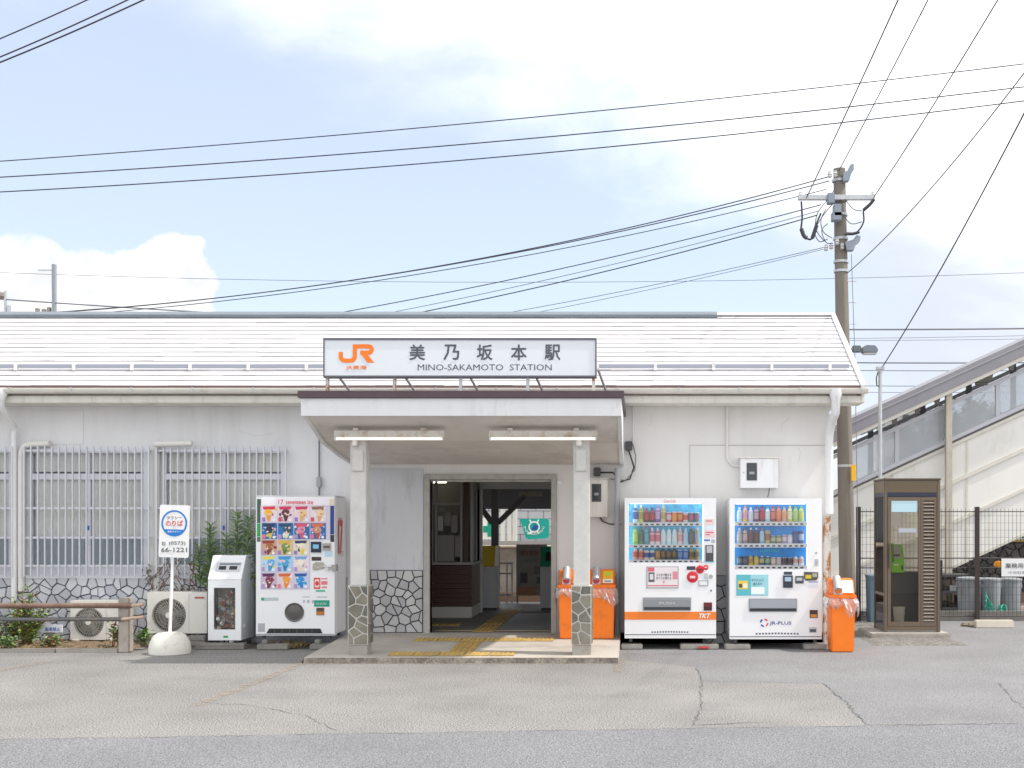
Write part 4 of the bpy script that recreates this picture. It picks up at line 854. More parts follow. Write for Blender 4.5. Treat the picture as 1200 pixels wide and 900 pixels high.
for r, h in (((697, 254, 740, 282), 'e8d4d4'), ((700, 286, 738, 300), 'd8ecf4'), ((697, 304, 742, 336), 'ecd0d4'), ((694, 345, 720, 352), '4a70c0'), ((726, 345, 742, 360), 'b0b4c0')): D_('sticker', r, h)
for r in ((702, 262, 730, 266), (700, 312, 736, 316), (700, 322, 720, 326)): D_('sticker_print', r, 'd04a50', .001, yf-.003)
D_('card_reader', (700, 370, 735, 441), '4a4a4c', .014); D_('reader_screen', (705, 374, 730, 404), 'b8b8c0', .002, yf-.014); D_('sticker', (695, 438, 740, 446), '90cce4')
D_('poster', (441, 464, 582, 560), '9c9aa0', .004); D_('poster_print', (445, 467, 578, 556), 'e8dfe2', .001, yf-.004); D_('poster_print', (447, 468, 476, 486), 'd86878', .001, yf-.005); D_('poster_print', (450, 490, 476, 532), '54545c', .001, yf-.005)
D_('poster_print', (455, 497, 471, 522), 'dcdce0', .001, yf-.006); D_('poster_print', (446, 546, 577, 550), 'd4586c', .001, yf-.005); D_('poster_print', (556, 486, 577, 520), 'dc8a98', .001, yf-.005)
text('スマホで買える', t, C('484c54'), fx(517), yf-.0065, fz(501), w=.20, h=.035, bold=.02); text('おトクに使える', t, C('484c54'), fx(517), yf-.0065, fz(515), w=.20, h=.035, bold=.02); text('¥', t, C('cc4c60'), fx(517), yf-.0065, fz(532), h=.03, bold=.02)
D_('price_display', (618, 463, 656, 479), '38404a', .005)
redm = mat('red_disc', hx('d02434'), .35)
for cx, cz, rad in ((643, 510, 25), (676, 477, 18), (702, 468, 11)):
    rr_ = rad/402*(x1-x0); MB().lathe([(rr_, 0), (rr_, .008), (rr_*.9, .010)], (fx(cx), yf-.001, fz(cz)), 24, axis='y').build('coin_disc', redm, t, smooth=True)
D_('coin_slot', (632, 505, 655, 516), 'e0d0d0', .002, yf-.011); D_('coin_slot', (666, 474, 688, 480), '6a2028', .002, yf-.011); D_('coin_slot', (696, 464, 708, 471), 'e8b8bc', .002, yf-.011)
D_('coin_entry', (694, 494, 711, 518), 'c0c4c8', .008); MB().lathe([(.028, 0), (.024, .014)], (fx(724), yf-.001, fz(507)), 16, axis='y').build('return_knob', mat('knob', (.45, .46, .48), .3, .5), t, smooth=True)
D_('slot_plate', (668, 524, 714, 551), 'b8bcc0', .006); D_('slot_plate', (674, 530, 707, 545), 'e8e8ea', .002, yf-.006); D_('key_lock', (721, 566, 728, 574), '707478', .006)
flapm = mat('flap_metal', (.33, .34, .36), .35, .3); MB().box(fx(425), fx(637), yf-.012, yf-.001, fz(658), fz(600)).build('delivery_flap', flapm, t, bevel=.004)
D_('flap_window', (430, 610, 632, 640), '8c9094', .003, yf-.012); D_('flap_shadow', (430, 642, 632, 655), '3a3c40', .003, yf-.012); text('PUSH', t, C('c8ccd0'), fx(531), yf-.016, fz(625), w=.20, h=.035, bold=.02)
D_('coin_return', (692, 622, 729, 658), '6a2028', .008); D_('coin_return', (696, 640, 725, 655), '3a2424', .002, yf-.008)
D_('orange_band', (345, 663, 747, 698), mat('band_orange', hx('f08028'), .4), .003); text('TKT', t, C('fbfbfb'), fx(698), yf-.0045, fz(681), w=.155, h=.062, bold=.03, shear=.35)
def vents(u0, u1, v, m=14):
    for i in range(m): u = u0+(u1-u0)*(i+.1)/m; D_('vent', (u, v+abs(i-m/2+.5)*.25, u+(u1-u0)/m*.6, v+6+abs(i-m/2+.5)*.25), '55575c', .002)
vents(462, 628, 748); D_('kick_line', (347, 762, 746, 765), '50525a', .002)
blockm = concrete
def pad(px0, px1, lab, wide=.13, z=.07, y=-.70):
    tag(MB().box(XP(px0, y), XP(px1, y), y-.06, y+.16, .004, z).build('concrete_block', mat('pad_concrete', (.33, .315, .29), .9, var=.15, vscale=9, bump=.4, dirt=(.2, .19, .17), dscale=8, damt=.4), bevel=.01), lab, 'block', 'blocks under the machines')
pad(728, 753, 'concrete block under the left foot of the orange-banded machine'); pad(797, 842, 'concrete block under the right foot of the orange-banded machine')
tag(MB().box(XP(817, -.8), XP(832, -.8), -.80, -.763, .015, .05).build('red_lump', mat('red_plastic', (.50, .08, .08), .5), bevel=.015), 'small faded red plastic piece against the concrete block', 'plastic piece')
# --- blue display machine
x0, x1, yf, yb, z0, z1 = 1.22, 2.417, -.75, -.06, .137, 1.966
t = thing('drinks_vending_machine', ((x0+x1)/2, -.4, .1), 'white drinks vending machine with deep blue display nearest the right building corner', 'vending machine', GRP)
fx = lambda u: x0 + (u-113)/347*(x1-x0); fz = lambda v: z0 + (800-v)/530*(z1-z0)
cabinet(t, x0, x1, yf, yb, z0, z1, (fx(132), fx(407), fz(538), fz(292)))
r1 = [('p', .9, 'd8ecf4', 'a8d0e8', 'd0e4f0'), ('p', 1, 'e08a20', 'f0c030', 'e8a8c0'), ('p', .9, 'f0f0f0', 'd0dcf0', 'e4e8f4'), ('p', .95, '5a2a48', '6a3a58', 'c8a8b0'), ('p', 1, '202020', '7a1a28', 'c02030'), ('p', .95, '40a8a0', 'b0dce4', 'e8f4f4'), ('p', 1, 'b03030', '9a3428', 'e08070'), ('p', .98, 'd04030', 'e87840', 'f09050'), ('p', .92, 'c0c8c8', 'd8b8a8', 'f0a878'), ('p', 1, 'e8e080', 'd0d060', 'f0ecc0'), ('p', .98, '70b848', 'a0c858', 'b8dc80'), ('p', .98, '70b848', 'a0c858', 'd0d050')]
r2 = [('p', .98, 'd8d8d0', '9aa098', 'b8b0a8'), ('p', 1, '785048', '8a6a60', 'c8b0a8'), ('p', 1, 'f0f0f0', '3a2420', '6a3028'), ('p', 1, 'e8e8e8', '3a2420', '582820'), ('p', .95, 'd0505a', '80c0e8', 'b8dcf0'), ('c', .82, 'd8c890', 'd0b868', 'a86a40'), ('c', .5, 'd0d4d0', '607858', 'c8c8b0'), ('c', .5, 'd0d4d0', '7a9058', 'd0c8a0'), ('c', .56, 'd0d0d8', 'b090b8', 'e0d0d8'), ('c', .56, 'd8d8dc', 'e0dce0', 'f0f0f4'), ('c', .80, '284888', '1c3c80', '3c5ca0'), ('c', .80, '284888', '1c3c80', 'b8c4dc')]
r3 = [('c', .9, '405868', '304858', '6a8888'), ('c', .9, '384860', '2c3c58', '706080'), ('b', .95, 'd0b040', 'd8b840', 'b89030'), ('b', .95, 'd0b040', 'd8b840', 'e0c860'), ('b', .92, 'e0e0e0', '3a6088', 'c8b880'), ('b', .92, 'e0e0e0', '48707c', '9ab890'), ('c', .78, 'd8d0c8', 'c8b098', 'e0d4c4'), ('c', .78, 'd8d8d8', 'c8c0b8', 'd8c8c8'), ('c', .78, 'a8a8b0', '684840', '302c38'), ('c', .78, 'a8a8b0', '684840', '302c38'), ('b', .9, 'd8e0e8', 'ece4e4', 'd8a8a0'), ('b', .9, 'd8e0e8', 'ece4e4', 'd8a8a0')]
dc = display(t, fx, fz, yf, (132, 292, 407, 538), [(298, 355, (358, 373), r1), (381, 437, (440, 455), r2), (485, 520, (522, 537), r3)], mat('display_deep_blue', hx('1c88d4'), .6, var=.22, vscale=9), 0, 12, (142, 396))
text('SUNTORY', dc, C('38c0d0'), fx(268), yf+.122, fz(467), w=.27, h=.045, bold=.03)
def D_(name, r, h, th=.003, y=yf, rough=.4): return decal(t, name, fx, fz, r, y, C(h, rough) if isinstance(h, str) else h, th)
D_('poster', (138, 557, 258, 636), '5cb8c4', .004); D_('poster_print', (192, 557, 257, 635), '9cd4dc', .001, yf-.004); D_('poster_print', (145, 580, 182, 612), 'e8c850', .001, yf-.004); D_('poster_print', (148, 592, 160, 606), '4a4a40', .001, yf-.005); D_('poster_print', (164, 590, 179, 607), 'f0ecd8', .001, yf-.005); D_('poster_print', (194, 604, 244, 630), 'eef4f4', .001, yf-.005)
text('キャッシュレス', t, C('40707c'), fx(218), yf-.0065, fz(577), w=.16, h=.04, bold=.02); text('使えます', t, C('40707c'), fx(218), yf-.0065, fz(592), w=.12, h=.035, bold=.02)
D_('card_reader', (314, 560, 350, 606), '2c3444', .016); D_('reader_screen', (320, 566, 344, 582), 'a8c0d0', .002, yf-.016); D_('price_display', (317, 546, 348, 557), '3a4450', .005)
D_('note_slot', (360, 562, 391, 590), '484a50', .010); D_('slot_mouth', (364, 568, 386, 580), 'b8bcc0', .002, yf-.010)
MB().prism_y([(fx(a), fz(b)) for a, b in ((393, 572), (400, 580), (440, 578), (446, 568), (446, 548), (393, 546))], yf-.008, yf-.001).build('coin_plate', mat('coin_dark', (.09, .08, .07), .4), t); D_('coin_slot', (398, 558, 420, 572), 'd8c030', .002, yf-.008); D_('coin_slot', (424, 552, 442, 566), 'a8a8a0', .002, yf-.008)
D_('label', (410, 583, 446, 586), '4c6cc0'); D_('label', (410, 590, 446, 602), 'dce0ea')
for cz in (475, 510): MB().lathe([(.014, 0), (.012, .01)], (fx(439), yf-.001, fz(cz)), 12, axis='y').build('key_lock', mat('knob', (.45, .46, .48), .3, .5), t)
D_('lock_plate', (433, 498, 447, 524), 'b8bcc2', .004)
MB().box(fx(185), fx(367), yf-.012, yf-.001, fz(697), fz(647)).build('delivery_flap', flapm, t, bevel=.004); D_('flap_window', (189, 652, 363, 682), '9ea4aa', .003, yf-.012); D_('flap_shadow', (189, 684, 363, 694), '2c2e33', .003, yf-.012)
D_('coin_return', (414, 690, 444, 720), '4a3024', .008); D_('coin_return', (417, 706, 441, 718), 'd0882c', .002, yf-.008); D_('label', (411, 755, 441, 776), 'c4c8cc'); D_('label', (415, 762, 438, 773), '50545c', .001, yf-.003)
text('JR-PLUS', t, mat('navy_ink', hx('2a3c8c'), .4), fx(304.5), yf-.002, fz(741), w=85/347*(x1-x0), h=.055, bold=.025)
lm = MB(); cx, cz = fx(243), fz(738)
for a0, h in ((20, 0), (110, 1), (200, 1), (290, 0)):
    stroke_mesh(lm, [(cx+.035*math.cos(R(a0+k))+.012*math.cos(R(a0+40)), cz+.035*math.sin(R(a0+k))+.012*math.sin(R(a0+40))) for k in range(0, 76, 15)], .020, lambda u, v: (u, yf-.003, v), h)
lm.build('logo', [C('d8504c'), C('34489c')], t)
vents(210, 376, 775); D_('kick_line', (115, 789, 459, 792), '60626a', .002)
pad(849, 879, 'concrete block under the left foot of the blue display machine'); pad(941, 968, 'concrete block under the right foot of the blue display machine')
# ------------------------------------------------------------------ bins
orange = mat('bin_orange', hx('f57c14'), .45, var=.06, vscale=4, dirt=hx('c86014'), dscale=5, damt=.2)
bag = glass('plastic_bag', (.97, .95, .95), .25, .12, body=(.75, .70, .70), bfac=.38)
def orange_bin(xc, yf, z0, label, w=.345, h=.90, sticker='c8c832', seed=1, white_panel=False):
    d = .36; t = thing('recycling_bin', (xc, yf+d/2, z0), label, 'bin', 'orange recycling bins'); x0, x1 = xc-w/2, xc+w/2; zl = z0+h*.735
    k = .018
    b = MB(); b.add([(x0+k, yf+k, z0), (x1-k, yf+k, z0), (x1-k, yf+d-k, z0), (x0+k, yf+d-k, z0), (x0, yf, zl), (x1, yf, zl), (x1, yf+d, zl), (x0, yf+d, zl)], [(3,2,1,0),(4,5,6,7),(0,1,5,4),(1,2,6,5),(2,3,7,6),(3,0,4,7)])
    b.build('body', orange, t, bevel=.012)
    MB().box(x0-.014, x1+.014, yf-.014, yf+d+.01, zl+.001, zl+.05).build('lip', orange, t, bevel=.012)
    zt = z0+h; MB().prism_x([(yf+.02, zl+.051), (yf+d, zl+.051), (yf+d, zt), (yf+.13, zt)], x0+.005, x1-.005).build('hood', orange, t, bevel=.015)
    sl = (zt-zl-.05)/.11
    def hy(z): return yf+.02 + (z-zl-.051)/(zt-zl-.051)*.11
    # silver chute
    cx = x0+w*.30; r = .052; ch = MB(); pts = []
    za, zb2 = zl+.075, zt-.005
    ch.tube([(cx, hy(za)-.05, za+.035), (cx, hy(zb2)-.012, zb2+.02)], r, 14); ch.build('chute', mat('chute_silver', (.52, .53, .56), .35, .4), t, smooth=True)
    MB().lathe([(r*.86, 0), (r*.86, .004)], (cx, hy(za)-.052, za+.03), 12, axis='y').build('chute_mouth', C('b03038') if not white_panel else C('d07030'), t)
    MB().box(cx-.055, cx+.055, hy(zl+.06)-.035, hy(zl+.06)+.05, zl+.052, zl+.13).build('chute_plate', mat('chute_silver', (.52, .53, .56), .35, .4), t)
    def onhood(name, u0, u1, v0, v1, m, e=.004): MB().add([(x0+w*u0, hy(zl+.05+(zt-zl-.05)*v)-e, zl+.05+(zt-zl-.05)*v) if s_ == 0 else (x0+w*u1, hy(zl+.05+(zt-zl-.05)*v)-e, zl+.05+(zt-zl-.05)*v) for s_, v in ((0, v0), (1, v0), (1, v1), (0, v1))], [(0,1,2,3)]).build(name, m, t)
    if white_panel: onhood('sticker', .5, .93, .12, .9, C('e8e4de'))
    else:
        onhood('sticker', .55, .92, .38, .9, C('e2c020')); onhood('sticker', .55, .92, .1, .36, C('efe9dc'))
        onhood('sticker_print', .62, .85, .62, .86, C('b8c828'), .006); onhood('sticker_print', .64, .83, .44, .6, C('f0a018'), .006); onhood('sticker_print', .6, .86, .17, .27, C('8a8a80'), .006)
    # crumpled clear bag spilling round the lip
    rr = random.Random(seed); mb = MB(); n = 56; rings = []
    per = [(x0-.02, yf-.02), (x1+.02, yf-.02), (x1+.02, yf+d+.015), (x0-.02, yf+d+.015)]
    def pp(s_):
        s_ = (s_ % 1)*4; i = int(s_); f_ = s_-i; a, b_ = per[i], per[(i+1)%4]; return a[0]+(b_[0]-a[0])*f_, a[1]+(b_[1]-a[1])*f_
    prof = [(0.0, .0), (-.045, .022), (-.095, .028), (-.14, .012)]
    for dz, o in prof:
        ring = []
        for i in range(n):
            x, y = pp(i/n); dx, dy = x-xc, y-(yf+d/2); l = math.hypot(dx, dy); oo = o + rr.uniform(-.012, .016)*(1 if dz else .3); sag = (1.4 if x > xc else .8)
            ring.append((x+dx/l*oo, y+dy/l*oo, zl+.004+dz*sag*(1+.25*math.sin(i*.9+seed))+rr.uniform(-.008, .008)))
        rings.append(ring)
    for ring in rings: mb.v += ring
    for k_ in range(len(rings)-1):
        for i in range(n): mb.f.append((k_*n+i, k_*n+(i+1)%n, (k_+1)*n+(i+1)%n, (k_+1)*n+i)); mb.m.append(0)
    mb.build('bin_bag', bag, t)
    return t
orange_bin(XP(670, -.62), -.66, slab_z(-.6)+.002, 'orange recycling bin half hidden behind the right canopy column', seed=2)
orange_bin(XP(705, -.62), -.66, slab_z(-.6)+.002, 'orange recycling bin between the right canopy column and the grey downpipe', seed=3)
orange_bin(XP(987.5, -1.05), -1.08, .006, 'orange recycling bin by the rusty building corner with white hood panel', w=.318, h=.925, seed=5, white_panel=True)
# white bottle bin with window
x0, x1, yf, yb, z0 = -5.58, -5.15, -.68, -.16, .115
t = thing('bottle_bin', ((x0+x1)/2, -.4, .09), 'white slope-topped bottle bin with a window full of cans', 'bin')
binw = mat('bin_white', (.82, .83, .84), .35, var=.03); bins = mat('bin_side', (.64, .68, .69), .4, var=.04)
zs, zt = .905, 1.205; wx0, wx1, wz0, wz1 = x0+.075, x1-.075, .255, .80
fp = MB(); holed(fp, x0, x1, z0, zs, [(wx0, wx1, wz0, wz1)], yf, yf+.03); fp.build('front_panel', binw, t)
MB().prism_x([(yf+.032, z0), (yb, z0), (yb, zt), (yf+.20, zt), (yf+.032, zs+.06)], x1-.02, x1).build('side_panel', bins, t); MB().prism_x([(yf+.032, z0), (yb, z0), (yb, zt), (yf+.20, zt), (yf+.032, zs+.06)], x0, x0+.02).build('side_panel', bins, t)
MB().box(x0+.021, x1-.021, yb-.02, yb, z0, zt-.01).build('back_panel', bins, t); MB().box(x0+.021, x1-.021, yf+.032, yb-.021, z0, z0+.02).build('bottom_panel', bins, t)
MB().prism_x([(yf-.004, zs+.002), (yf+.03, zs+.002), (yf+.215, zt-.008), (yf+.19, zt+.012)], x0-.004, x1+.004).build('sloping_lid', binw, t, bevel=.004)
MB().box(x0-.004, x1+.004, yf+.217, yb+.01, zt-.008, zt+.012).build('top', binw, t, bevel=.004)
def onlid(name, u0, u1, v0, v1, m, e):
    def q(v): return (yf-.004+(.194)*v, zs+.002+(zt+.01-zs)*v)
    n_ = Vector((0, -.31, .2)).normalized()*e; MB().add([tuple(Vector((x0+(x1-x0)*u, *q(v)))+n_) for u, v in ((u0, v0), (u1, v0), (u1, v1), (u0, v1))], [(0,1,2,3)]).build(name, m, t)
onlid('lid_plate', .16, .92, .32, .72, mat('lid_plate', (.58, .60, .62), .4), .004); onlid('slot', .26, .48, .40, .55, black, .007); onlid('slot', .58, .82, .40, .55, black, .007); onlid('slot_bar', .26, .9, .6, .66, C('6a7078'), .007)
MB().prism_y(rrect(wx0-.012, wx1+.012, wz0-.012, wz1+.012, .03), yf-.006, yf-.0005).build('window_rim', mat('rim', (.40, .41, .42), .4), t) if False else None
MB().box(wx0, wx1, yf+.008, yf+.012, wz0, wz1).build('window', glass('smoky', (.93, .92, .90), .2), t)
MB().box(wx0-.02, wx1+.02, yf+.20, yf+.21, z0+.03, wz1+.03).build('inner_bag', mat('bag_grey', (.50, .50, .49), .6, var=.25, vscale=14), t)
bars = MB()
for i in range(8): u = wx0+.02+(wx1-wx0-.04)*i/7; bars.box(u-.003, u+.003, yf+.034, yf+.04, .56, wz1)
bars.build('inner_grille', grey, t)
rr = random.Random(44); junkc = ['c87a6c', 'e0e0e0', '8aa0c0', 'd0bc80', '88888c', 'a8bcc8', 'd8a880', 'ececea', 'a89080', 'b0b0b4', 'c8d4d8', '9a7878', 'f0f0f0', 'dcdce0']
for i in range(70):
    z = z0+.05+rr.random()**1.2*.52; px_ = rr.uniform(wx0+.02, wx1-.02)
    put('can', CAN, t, (px_, yf+.09+rr.uniform(0, .08), z), scale=(.062, .062, .12), rot=(rr.uniform(0, 3), rr.uniform(0, 3), rr.uniform(0, 3)), mats=[C(rr.choice(junkc)), C(rr.choice(junkc)), C(rr.choice(junkc))])
for xx in (x0+.05, x1-.10): MB().box(xx, xx+.05, yf+.05, yf+.10, z0-.03, z0-.001).build('foot', dark, t)
MB().box(x0+.2, x0+.26, yf-.003, yf-.0005, z0+.035, z0+.06).build('sticker', C('30a050'), t)
tag(MB().box(x0-.16, x1+.06, yf-.06, yf+.25, .005, .04).box(x0-.16, x1+.06, yf-.06, yf+.05, .0405, .082).build('timber_block', concrete_dark, bevel=.006), 'flat grey sleeper blocks under the bottle bin', 'block', 'blocks under the machines')
# ------------------------------------------------------------------ air conditioner units
acw = mat('ac_cream', (.70, .68, .63), .5, var=.04, dirt=(.45, .42, .37), dscale=3, damt=.25)
def ac(x0, x1, yf, z0, z1, fcx, fcz, fr, label, labcol, d=.30):
    t = thing('outdoor_unit', ((x0+x1)/2, yf+d/2, z0-.08), label, 'air conditioner', 'air conditioner units against the stone base')
    b = MB(); n = 28; hole = circ(fcx, fcz, fr, n)
    # front face with a round opening
    outer = []
    for (cx_, cz_) in hole:
        dx, dz = cx_-fcx, cz_-fcz; k = min(((x1-fcx)/dx if dx > 1e-9 else (x0-fcx)/dx if dx < -1e-9 else 1e9), ((z1-fcz)/dz if dz > 1e-9 else (z0-fcz)/dz if dz < -1e-9 else 1e9)); outer.append((fcx+dx*k, fcz+dz*k))
    for i in range(n):
        j = (i+1) % n; b.add([(hole[i][0], yf, hole[i][1]), (outer[i][0], yf, outer[i][1]), (outer[j][0], yf, outer[j][1]), (hole[j][0], yf, hole[j][1])], [(0,1,2,3)])
        b.add([(hole[i][0], yf, hole[i][1]), (hole[j][0], yf, hole[j][1]), (hole[j][0], yf+.06, hole[j][1]), (hole[i][0], yf+.06, hole[i][1])], [(0,1,2,3)])
    for cx_, cz_ in ((x0, z0), (x1, z0), (x1, z1), (x0, z1)):      # corners left over by the fan of quads
        near = sorted(range(n), key=lambda i: (outer[i][0]-cx_)**2+(outer[i][1]-cz_)**2)[:2]
        b.add([(cx_, yf, cz_), (*[outer[near[0]][0], yf, outer[near[0]][1]],), (*[outer[near[1]][0], yf, outer[near[1]][1]],)], [(0,1,2)])
    b.add([(x0,yf,z0),(x1,yf,z0),(x1,yf+d,z0),(x0,yf+d,z0),(x0,yf,z1),(x1,yf,z1),(x1,yf+d,z1),(x0,yf+d,z1)], [(0,3,2,1),(4,5,6,7),(1,2,6,5),(2,3,7,6),(3,0,4,7)])
    b.build('casing', acw, t)
    MB().lathe([(fr, 0), (fr, .002)], (fcx, yf+.06, fcz), n, axis='y').build('fan_recess', mat('fan_dark', (.09, .085, .08), .7), t)
    f = MB()
    for k in range(5):
        a0 = R(72*k); pts = [(fcx+fr*.25*math.cos(a0), fcz+fr*.25*math.sin(a0)), (fcx+fr*.88*math.cos(a0-.15), fcz+fr*.88*math.sin(a0-.15)), (fcx+fr*.9*math.cos(a0+.45), fcz+fr*.9*math.sin(a0+.45)), (fcx+fr*.28*math.cos(a0+.8), fcz+fr*.28*math.sin(a0+.8))]
        f.prism_y(pts, yf+.045, yf+.052)
    f.build('fan', mat('fan_blade', (.22, .21, .2), .6), t)
    g = MB()
    for k in range(36):
        a0 = R(10*k); pts = []
        for s_ in (.16, .4, .7, 1.0): aa = a0 + (s_-.16)*.5; pts.append((fcx+fr*s_*math.cos(aa), yf-.004-.014*(1-s_), fcz+fr*s_*math.sin(aa)))
        g.tube(pts, .0028, 4)
    for s_ in (.35, .55, .75, .95): g.tube([(fcx+fr*s_*math.cos(R(a_)), yf-.004-.014*(1-s_), fcz+fr*s_*math.sin(R(a_))) for a_ in range(0, 361, 15)], .0028, 4)
    g.build('fan_guard', mat('guard_wire', (.36, .345, .315), .5), t)
    MB().lathe([(fr*.17, 0), (fr*.16, .012)], (fcx, yf-.016, fcz), 16, axis='y').build('fan_boss', acw, t)
    sx = max(fcx+fr+.03, x0+(x1-x0)*.70); MB().box(sx, sx+.004, yf-.002, yf-.0004, z0+.01, z1-.01).build('panel_seam', grey, t)
    MB().box(x1-(x1-x0)*.2, x1-.03, yf-.004, yf-.0005, z1-.085, z1-.06).build('badge', labcol, t)
    for xx in (x0+.08, x1-.14): MB().box(xx, xx+.06, yf-.02, yf+d+.02, z0-.02, z0-.001).build('foot', dark, t)
    return t
ac(-6.49, -5.70, -.40, .178, .725, XP(198, -.4), ZP(721, -.4), .225, 'larger cream air conditioner unit behind the taxi sign', C('b06058'))
ac(-7.53, -6.85, -.36, .087, .61, XP(104, -.36), ZP(729.5, -.36), .20, 'smaller cream air conditioner unit behind the pipe railing', dark)
for i, (p0, p1) in enumerate(((171, 186), (220, 243))):
    tag(MB().box(XP(p0, -.42), XP(p1, -.42), -.5, -.1, .02, .085).box(XP(p0+2, -.42), XP(p1-1, -.42), -.48, -.1, .0855, .157).build('concrete_block', concrete_dark, bevel=.008), ('stacked grey block under the left end of the larger air conditioner', 'stacked grey block under the right end of the larger air conditioner')[i], 'block', 'blocks under the machines')
for i, px in enumerate((87, 129)): tag(MB().lathe([(.035, 0), (.05, .01), (.05, .09), (.035, .1)], (XP(px, -.42), -.38, .0), 8).build('round_block', concrete, smooth=True), ('small round concrete block under the left end of the smaller air conditioner', 'small round concrete block under the right end of the smaller air conditioner')[i], 'block', 'blocks under the machines')
# ------------------------------------------------------------------ taxi stand sign
ys = -1.2; xb = XP(199, ys)
t = thing('taxi_sign', (xb, ys, 0), 'white taxi stand sign with blue ring leaning on a round white base', 'sign')
signw = mat('sign_white', (.86, .86, .85), .4, var=.03, dirt=(.6, .58, .54), dscale=4, damt=.15)
MB().lathe([(.25, .004), (.255, .05), (.245, .13), (.215, .20), (.19, .235), (.14, .262), (.05, .275)], (xb, ys, 0), 28).build('base', mat('base_cream', (.74, .72, .65), .6, var=.06, vscale=5, dirt=(.42, .40, .33), dscale=5, damt=.3), t, smooth=True)
xt = XP(204.5, ys); MB().tube([(xb, ys, .24), (xt, ys, ZP(596, ys))], .02, 10).build('pole', signw, t, smooth=True)
cx, zc = XP(203.7, ys-.04), ZP(622.5, ys); hw, hh, yb_ = .187, .33, ys-.03; tl = R(1.6)
def rot(p): dx, dz = p[0]-cx, p[1]-zc; return (cx+dx*math.cos(tl)+dz*math.sin(tl), zc-dx*math.sin(tl)+dz*math.cos(tl))
MB().prism_y([rot(p) for p in rrect(cx-hw, cx+hw, zc-hh, zc+hh, .02)], yb_, yb_+.012).build('board', signw, t)
blue = C('1d7ccc'); rc = rot((cx, zc+.10)); rg = MB(); stroke_mesh(rg, [(rc[0]+.152*math.cos(R(a)), rc[1]+.155*math.sin(R(a))) for a in range(0, 361, 10)], .022, lambda u, v: (u, yb_-.003, v)); rg.build('ring', blue, t)
MB().add([(rc[0]+.15*math.cos(R(a)), yb_-.0025, rc[1]+.155*math.sin(R(a))) for a in range(208, 333, 8)], [tuple(range(16))]).build('band', blue, t)
text('タクシー', t, C('3a3a44'), rc[0], yb_-.004, rc[1]+.07, w=.19, h=.042, bold=.01); text('のりば', t, C('d83444'), rc[0], yb_-.004, rc[1]+.0, w=.22, h=.075, bold=.02)
text('東鉄タクシー', t, C('f4f8fc'), rc[0], yb_-.005, rc[1]-.105, w=.17, h=.026, bold=.01)
k4 = C('3c3e44'); text('電話', t, k4, cx-.13, yb_-.004, zc-.155, w=.05, h=.05); text('(0573)', t, k4, cx+.04, yb_-.004, zc-.155, w=.21, h=.055, bold=.01); text('66-1221', t, k4, cx, yb_-.004, zc-.235, w=.33, h=.058, bold=.012)
# ------------------------------------------------------------------ pipe railing and what stands behind it
yr = -1.05
t = thing('pipe_railing', (XP(147, yr), yr, 0), 'rusty two-pipe railing on concrete posts at the left edge', 'railing')
for px in (148, -110):
    MB().box(XP(px-7, yr), XP(px+6, yr), yr-.07, yr+.07, .0, ZP(700, yr)).build('post', mat('post_concrete', (.37, .335, .295), .9, var=.15, vscale=8, bump=.4, bscale=60, dirt=(.27, .22, .17), dscale=6, damt=.4), t, bevel=.012)
xe = XP(158, yr); z = ZP(709.5, yr); MB().tube([(-12.5, yr-.09, z-.01), (-8.3, yr-.09, z), (xe, yr-.09, z+.005)], .034, 12).build('top_pipe', rustpipe, t, smooth=True)
MB().tube([(xe, yr-.09, z+.005), (XP(172, yr), yr-.09, z+.02)], .024, 10).build('pipe_end', mat('pipe_cream', (.48, .36, .27), .7, var=.2, vscale=14), t, smooth=True)
z = ZP(725, yr); MB().tube([(-12.5, yr-.085, z-.01), (XP(146, yr), yr-.085, z)], .026, 12).build('lower_pipe', greypipe, t, smooth=True); MB().tube([(XP(146, yr), yr-.085, z), (XP(172, yr), yr-.085, z+.03)], .022, 10).build('pipe_end', mat('pipe_cream', (.48, .36, .27), .7, var=.2, vscale=14), t, smooth=True)
t = thing('name_plate', (XP(59, -.6), -.6, 0), 'small white plate with blue lettering on a concrete stub', 'sign')
MB().box(XP(52, -.6), XP(64, -.6), -.58, -.45, 0, ZP(741, -.6)).build('stub_post', concrete_dark, t, bevel=.01); MB().box(XP(47, -.6), XP(73, -.6), -.605, -.585, ZP(741, -.6), ZP(732, -.6)).build('plate', C('dcdfea'), t); text('駐車禁止', t, C('3c5cae'), XP(62, -.6), -.607, ZP(737.2, -.6), w=.20, h=.05, bold=.02)
# ------------------------------------------------------------------ meter boxes
def meter(p0, p1, q0, q1, w0, w1, v0, v1, label, d=.17, m=None):
    yf = -d; x0, x1, z0, z1 = XP(p0, yf), XP(p1, yf), ZP(q1, yf), ZP(q0, yf)
    t = thing('meter_box', ((x0+x1)/2, 0, z0), label, 'meter box', 'meter boxes on the front wall')
    MB().box(x0, x1, yf, -.002, z0, z1).build('box', m or pvc, t, bevel=.006); MB().box(x0-.012, x1+.012, yf-.02, -.002, z1+.001, z1+.014).build('hood', cream, t)
    MB().box(XP(w0, yf), XP(w1, yf), yf-.008, yf-.0005, ZP(v1, yf), ZP(v0, yf)).build('window_frame', dark, t); MB().box(XP(w0+1.5, yf), XP(w1-1.5, yf), yf-.011, yf-.0085, ZP(v1-2, yf), ZP(v0+2, yf)).build('window', mat('meter_glass', (.05, .055, .06), .1), t)
    MB().box(XP(w0+3, yf), XP(w1-3, yf), yf-.0125, yf-.0115, ZP((v0+v1)/2+3, yf), ZP((v0+v1)/2, yf)).build('meter_dial', C('9aa0a0'), t)
    MB().lathe([(.012, 0), (.010, .008)], (XP(w0-3.5, yf), yf-.001, ZP((v0+v1)/2+1, yf)), 10, axis='y').build('latch', steel, t)
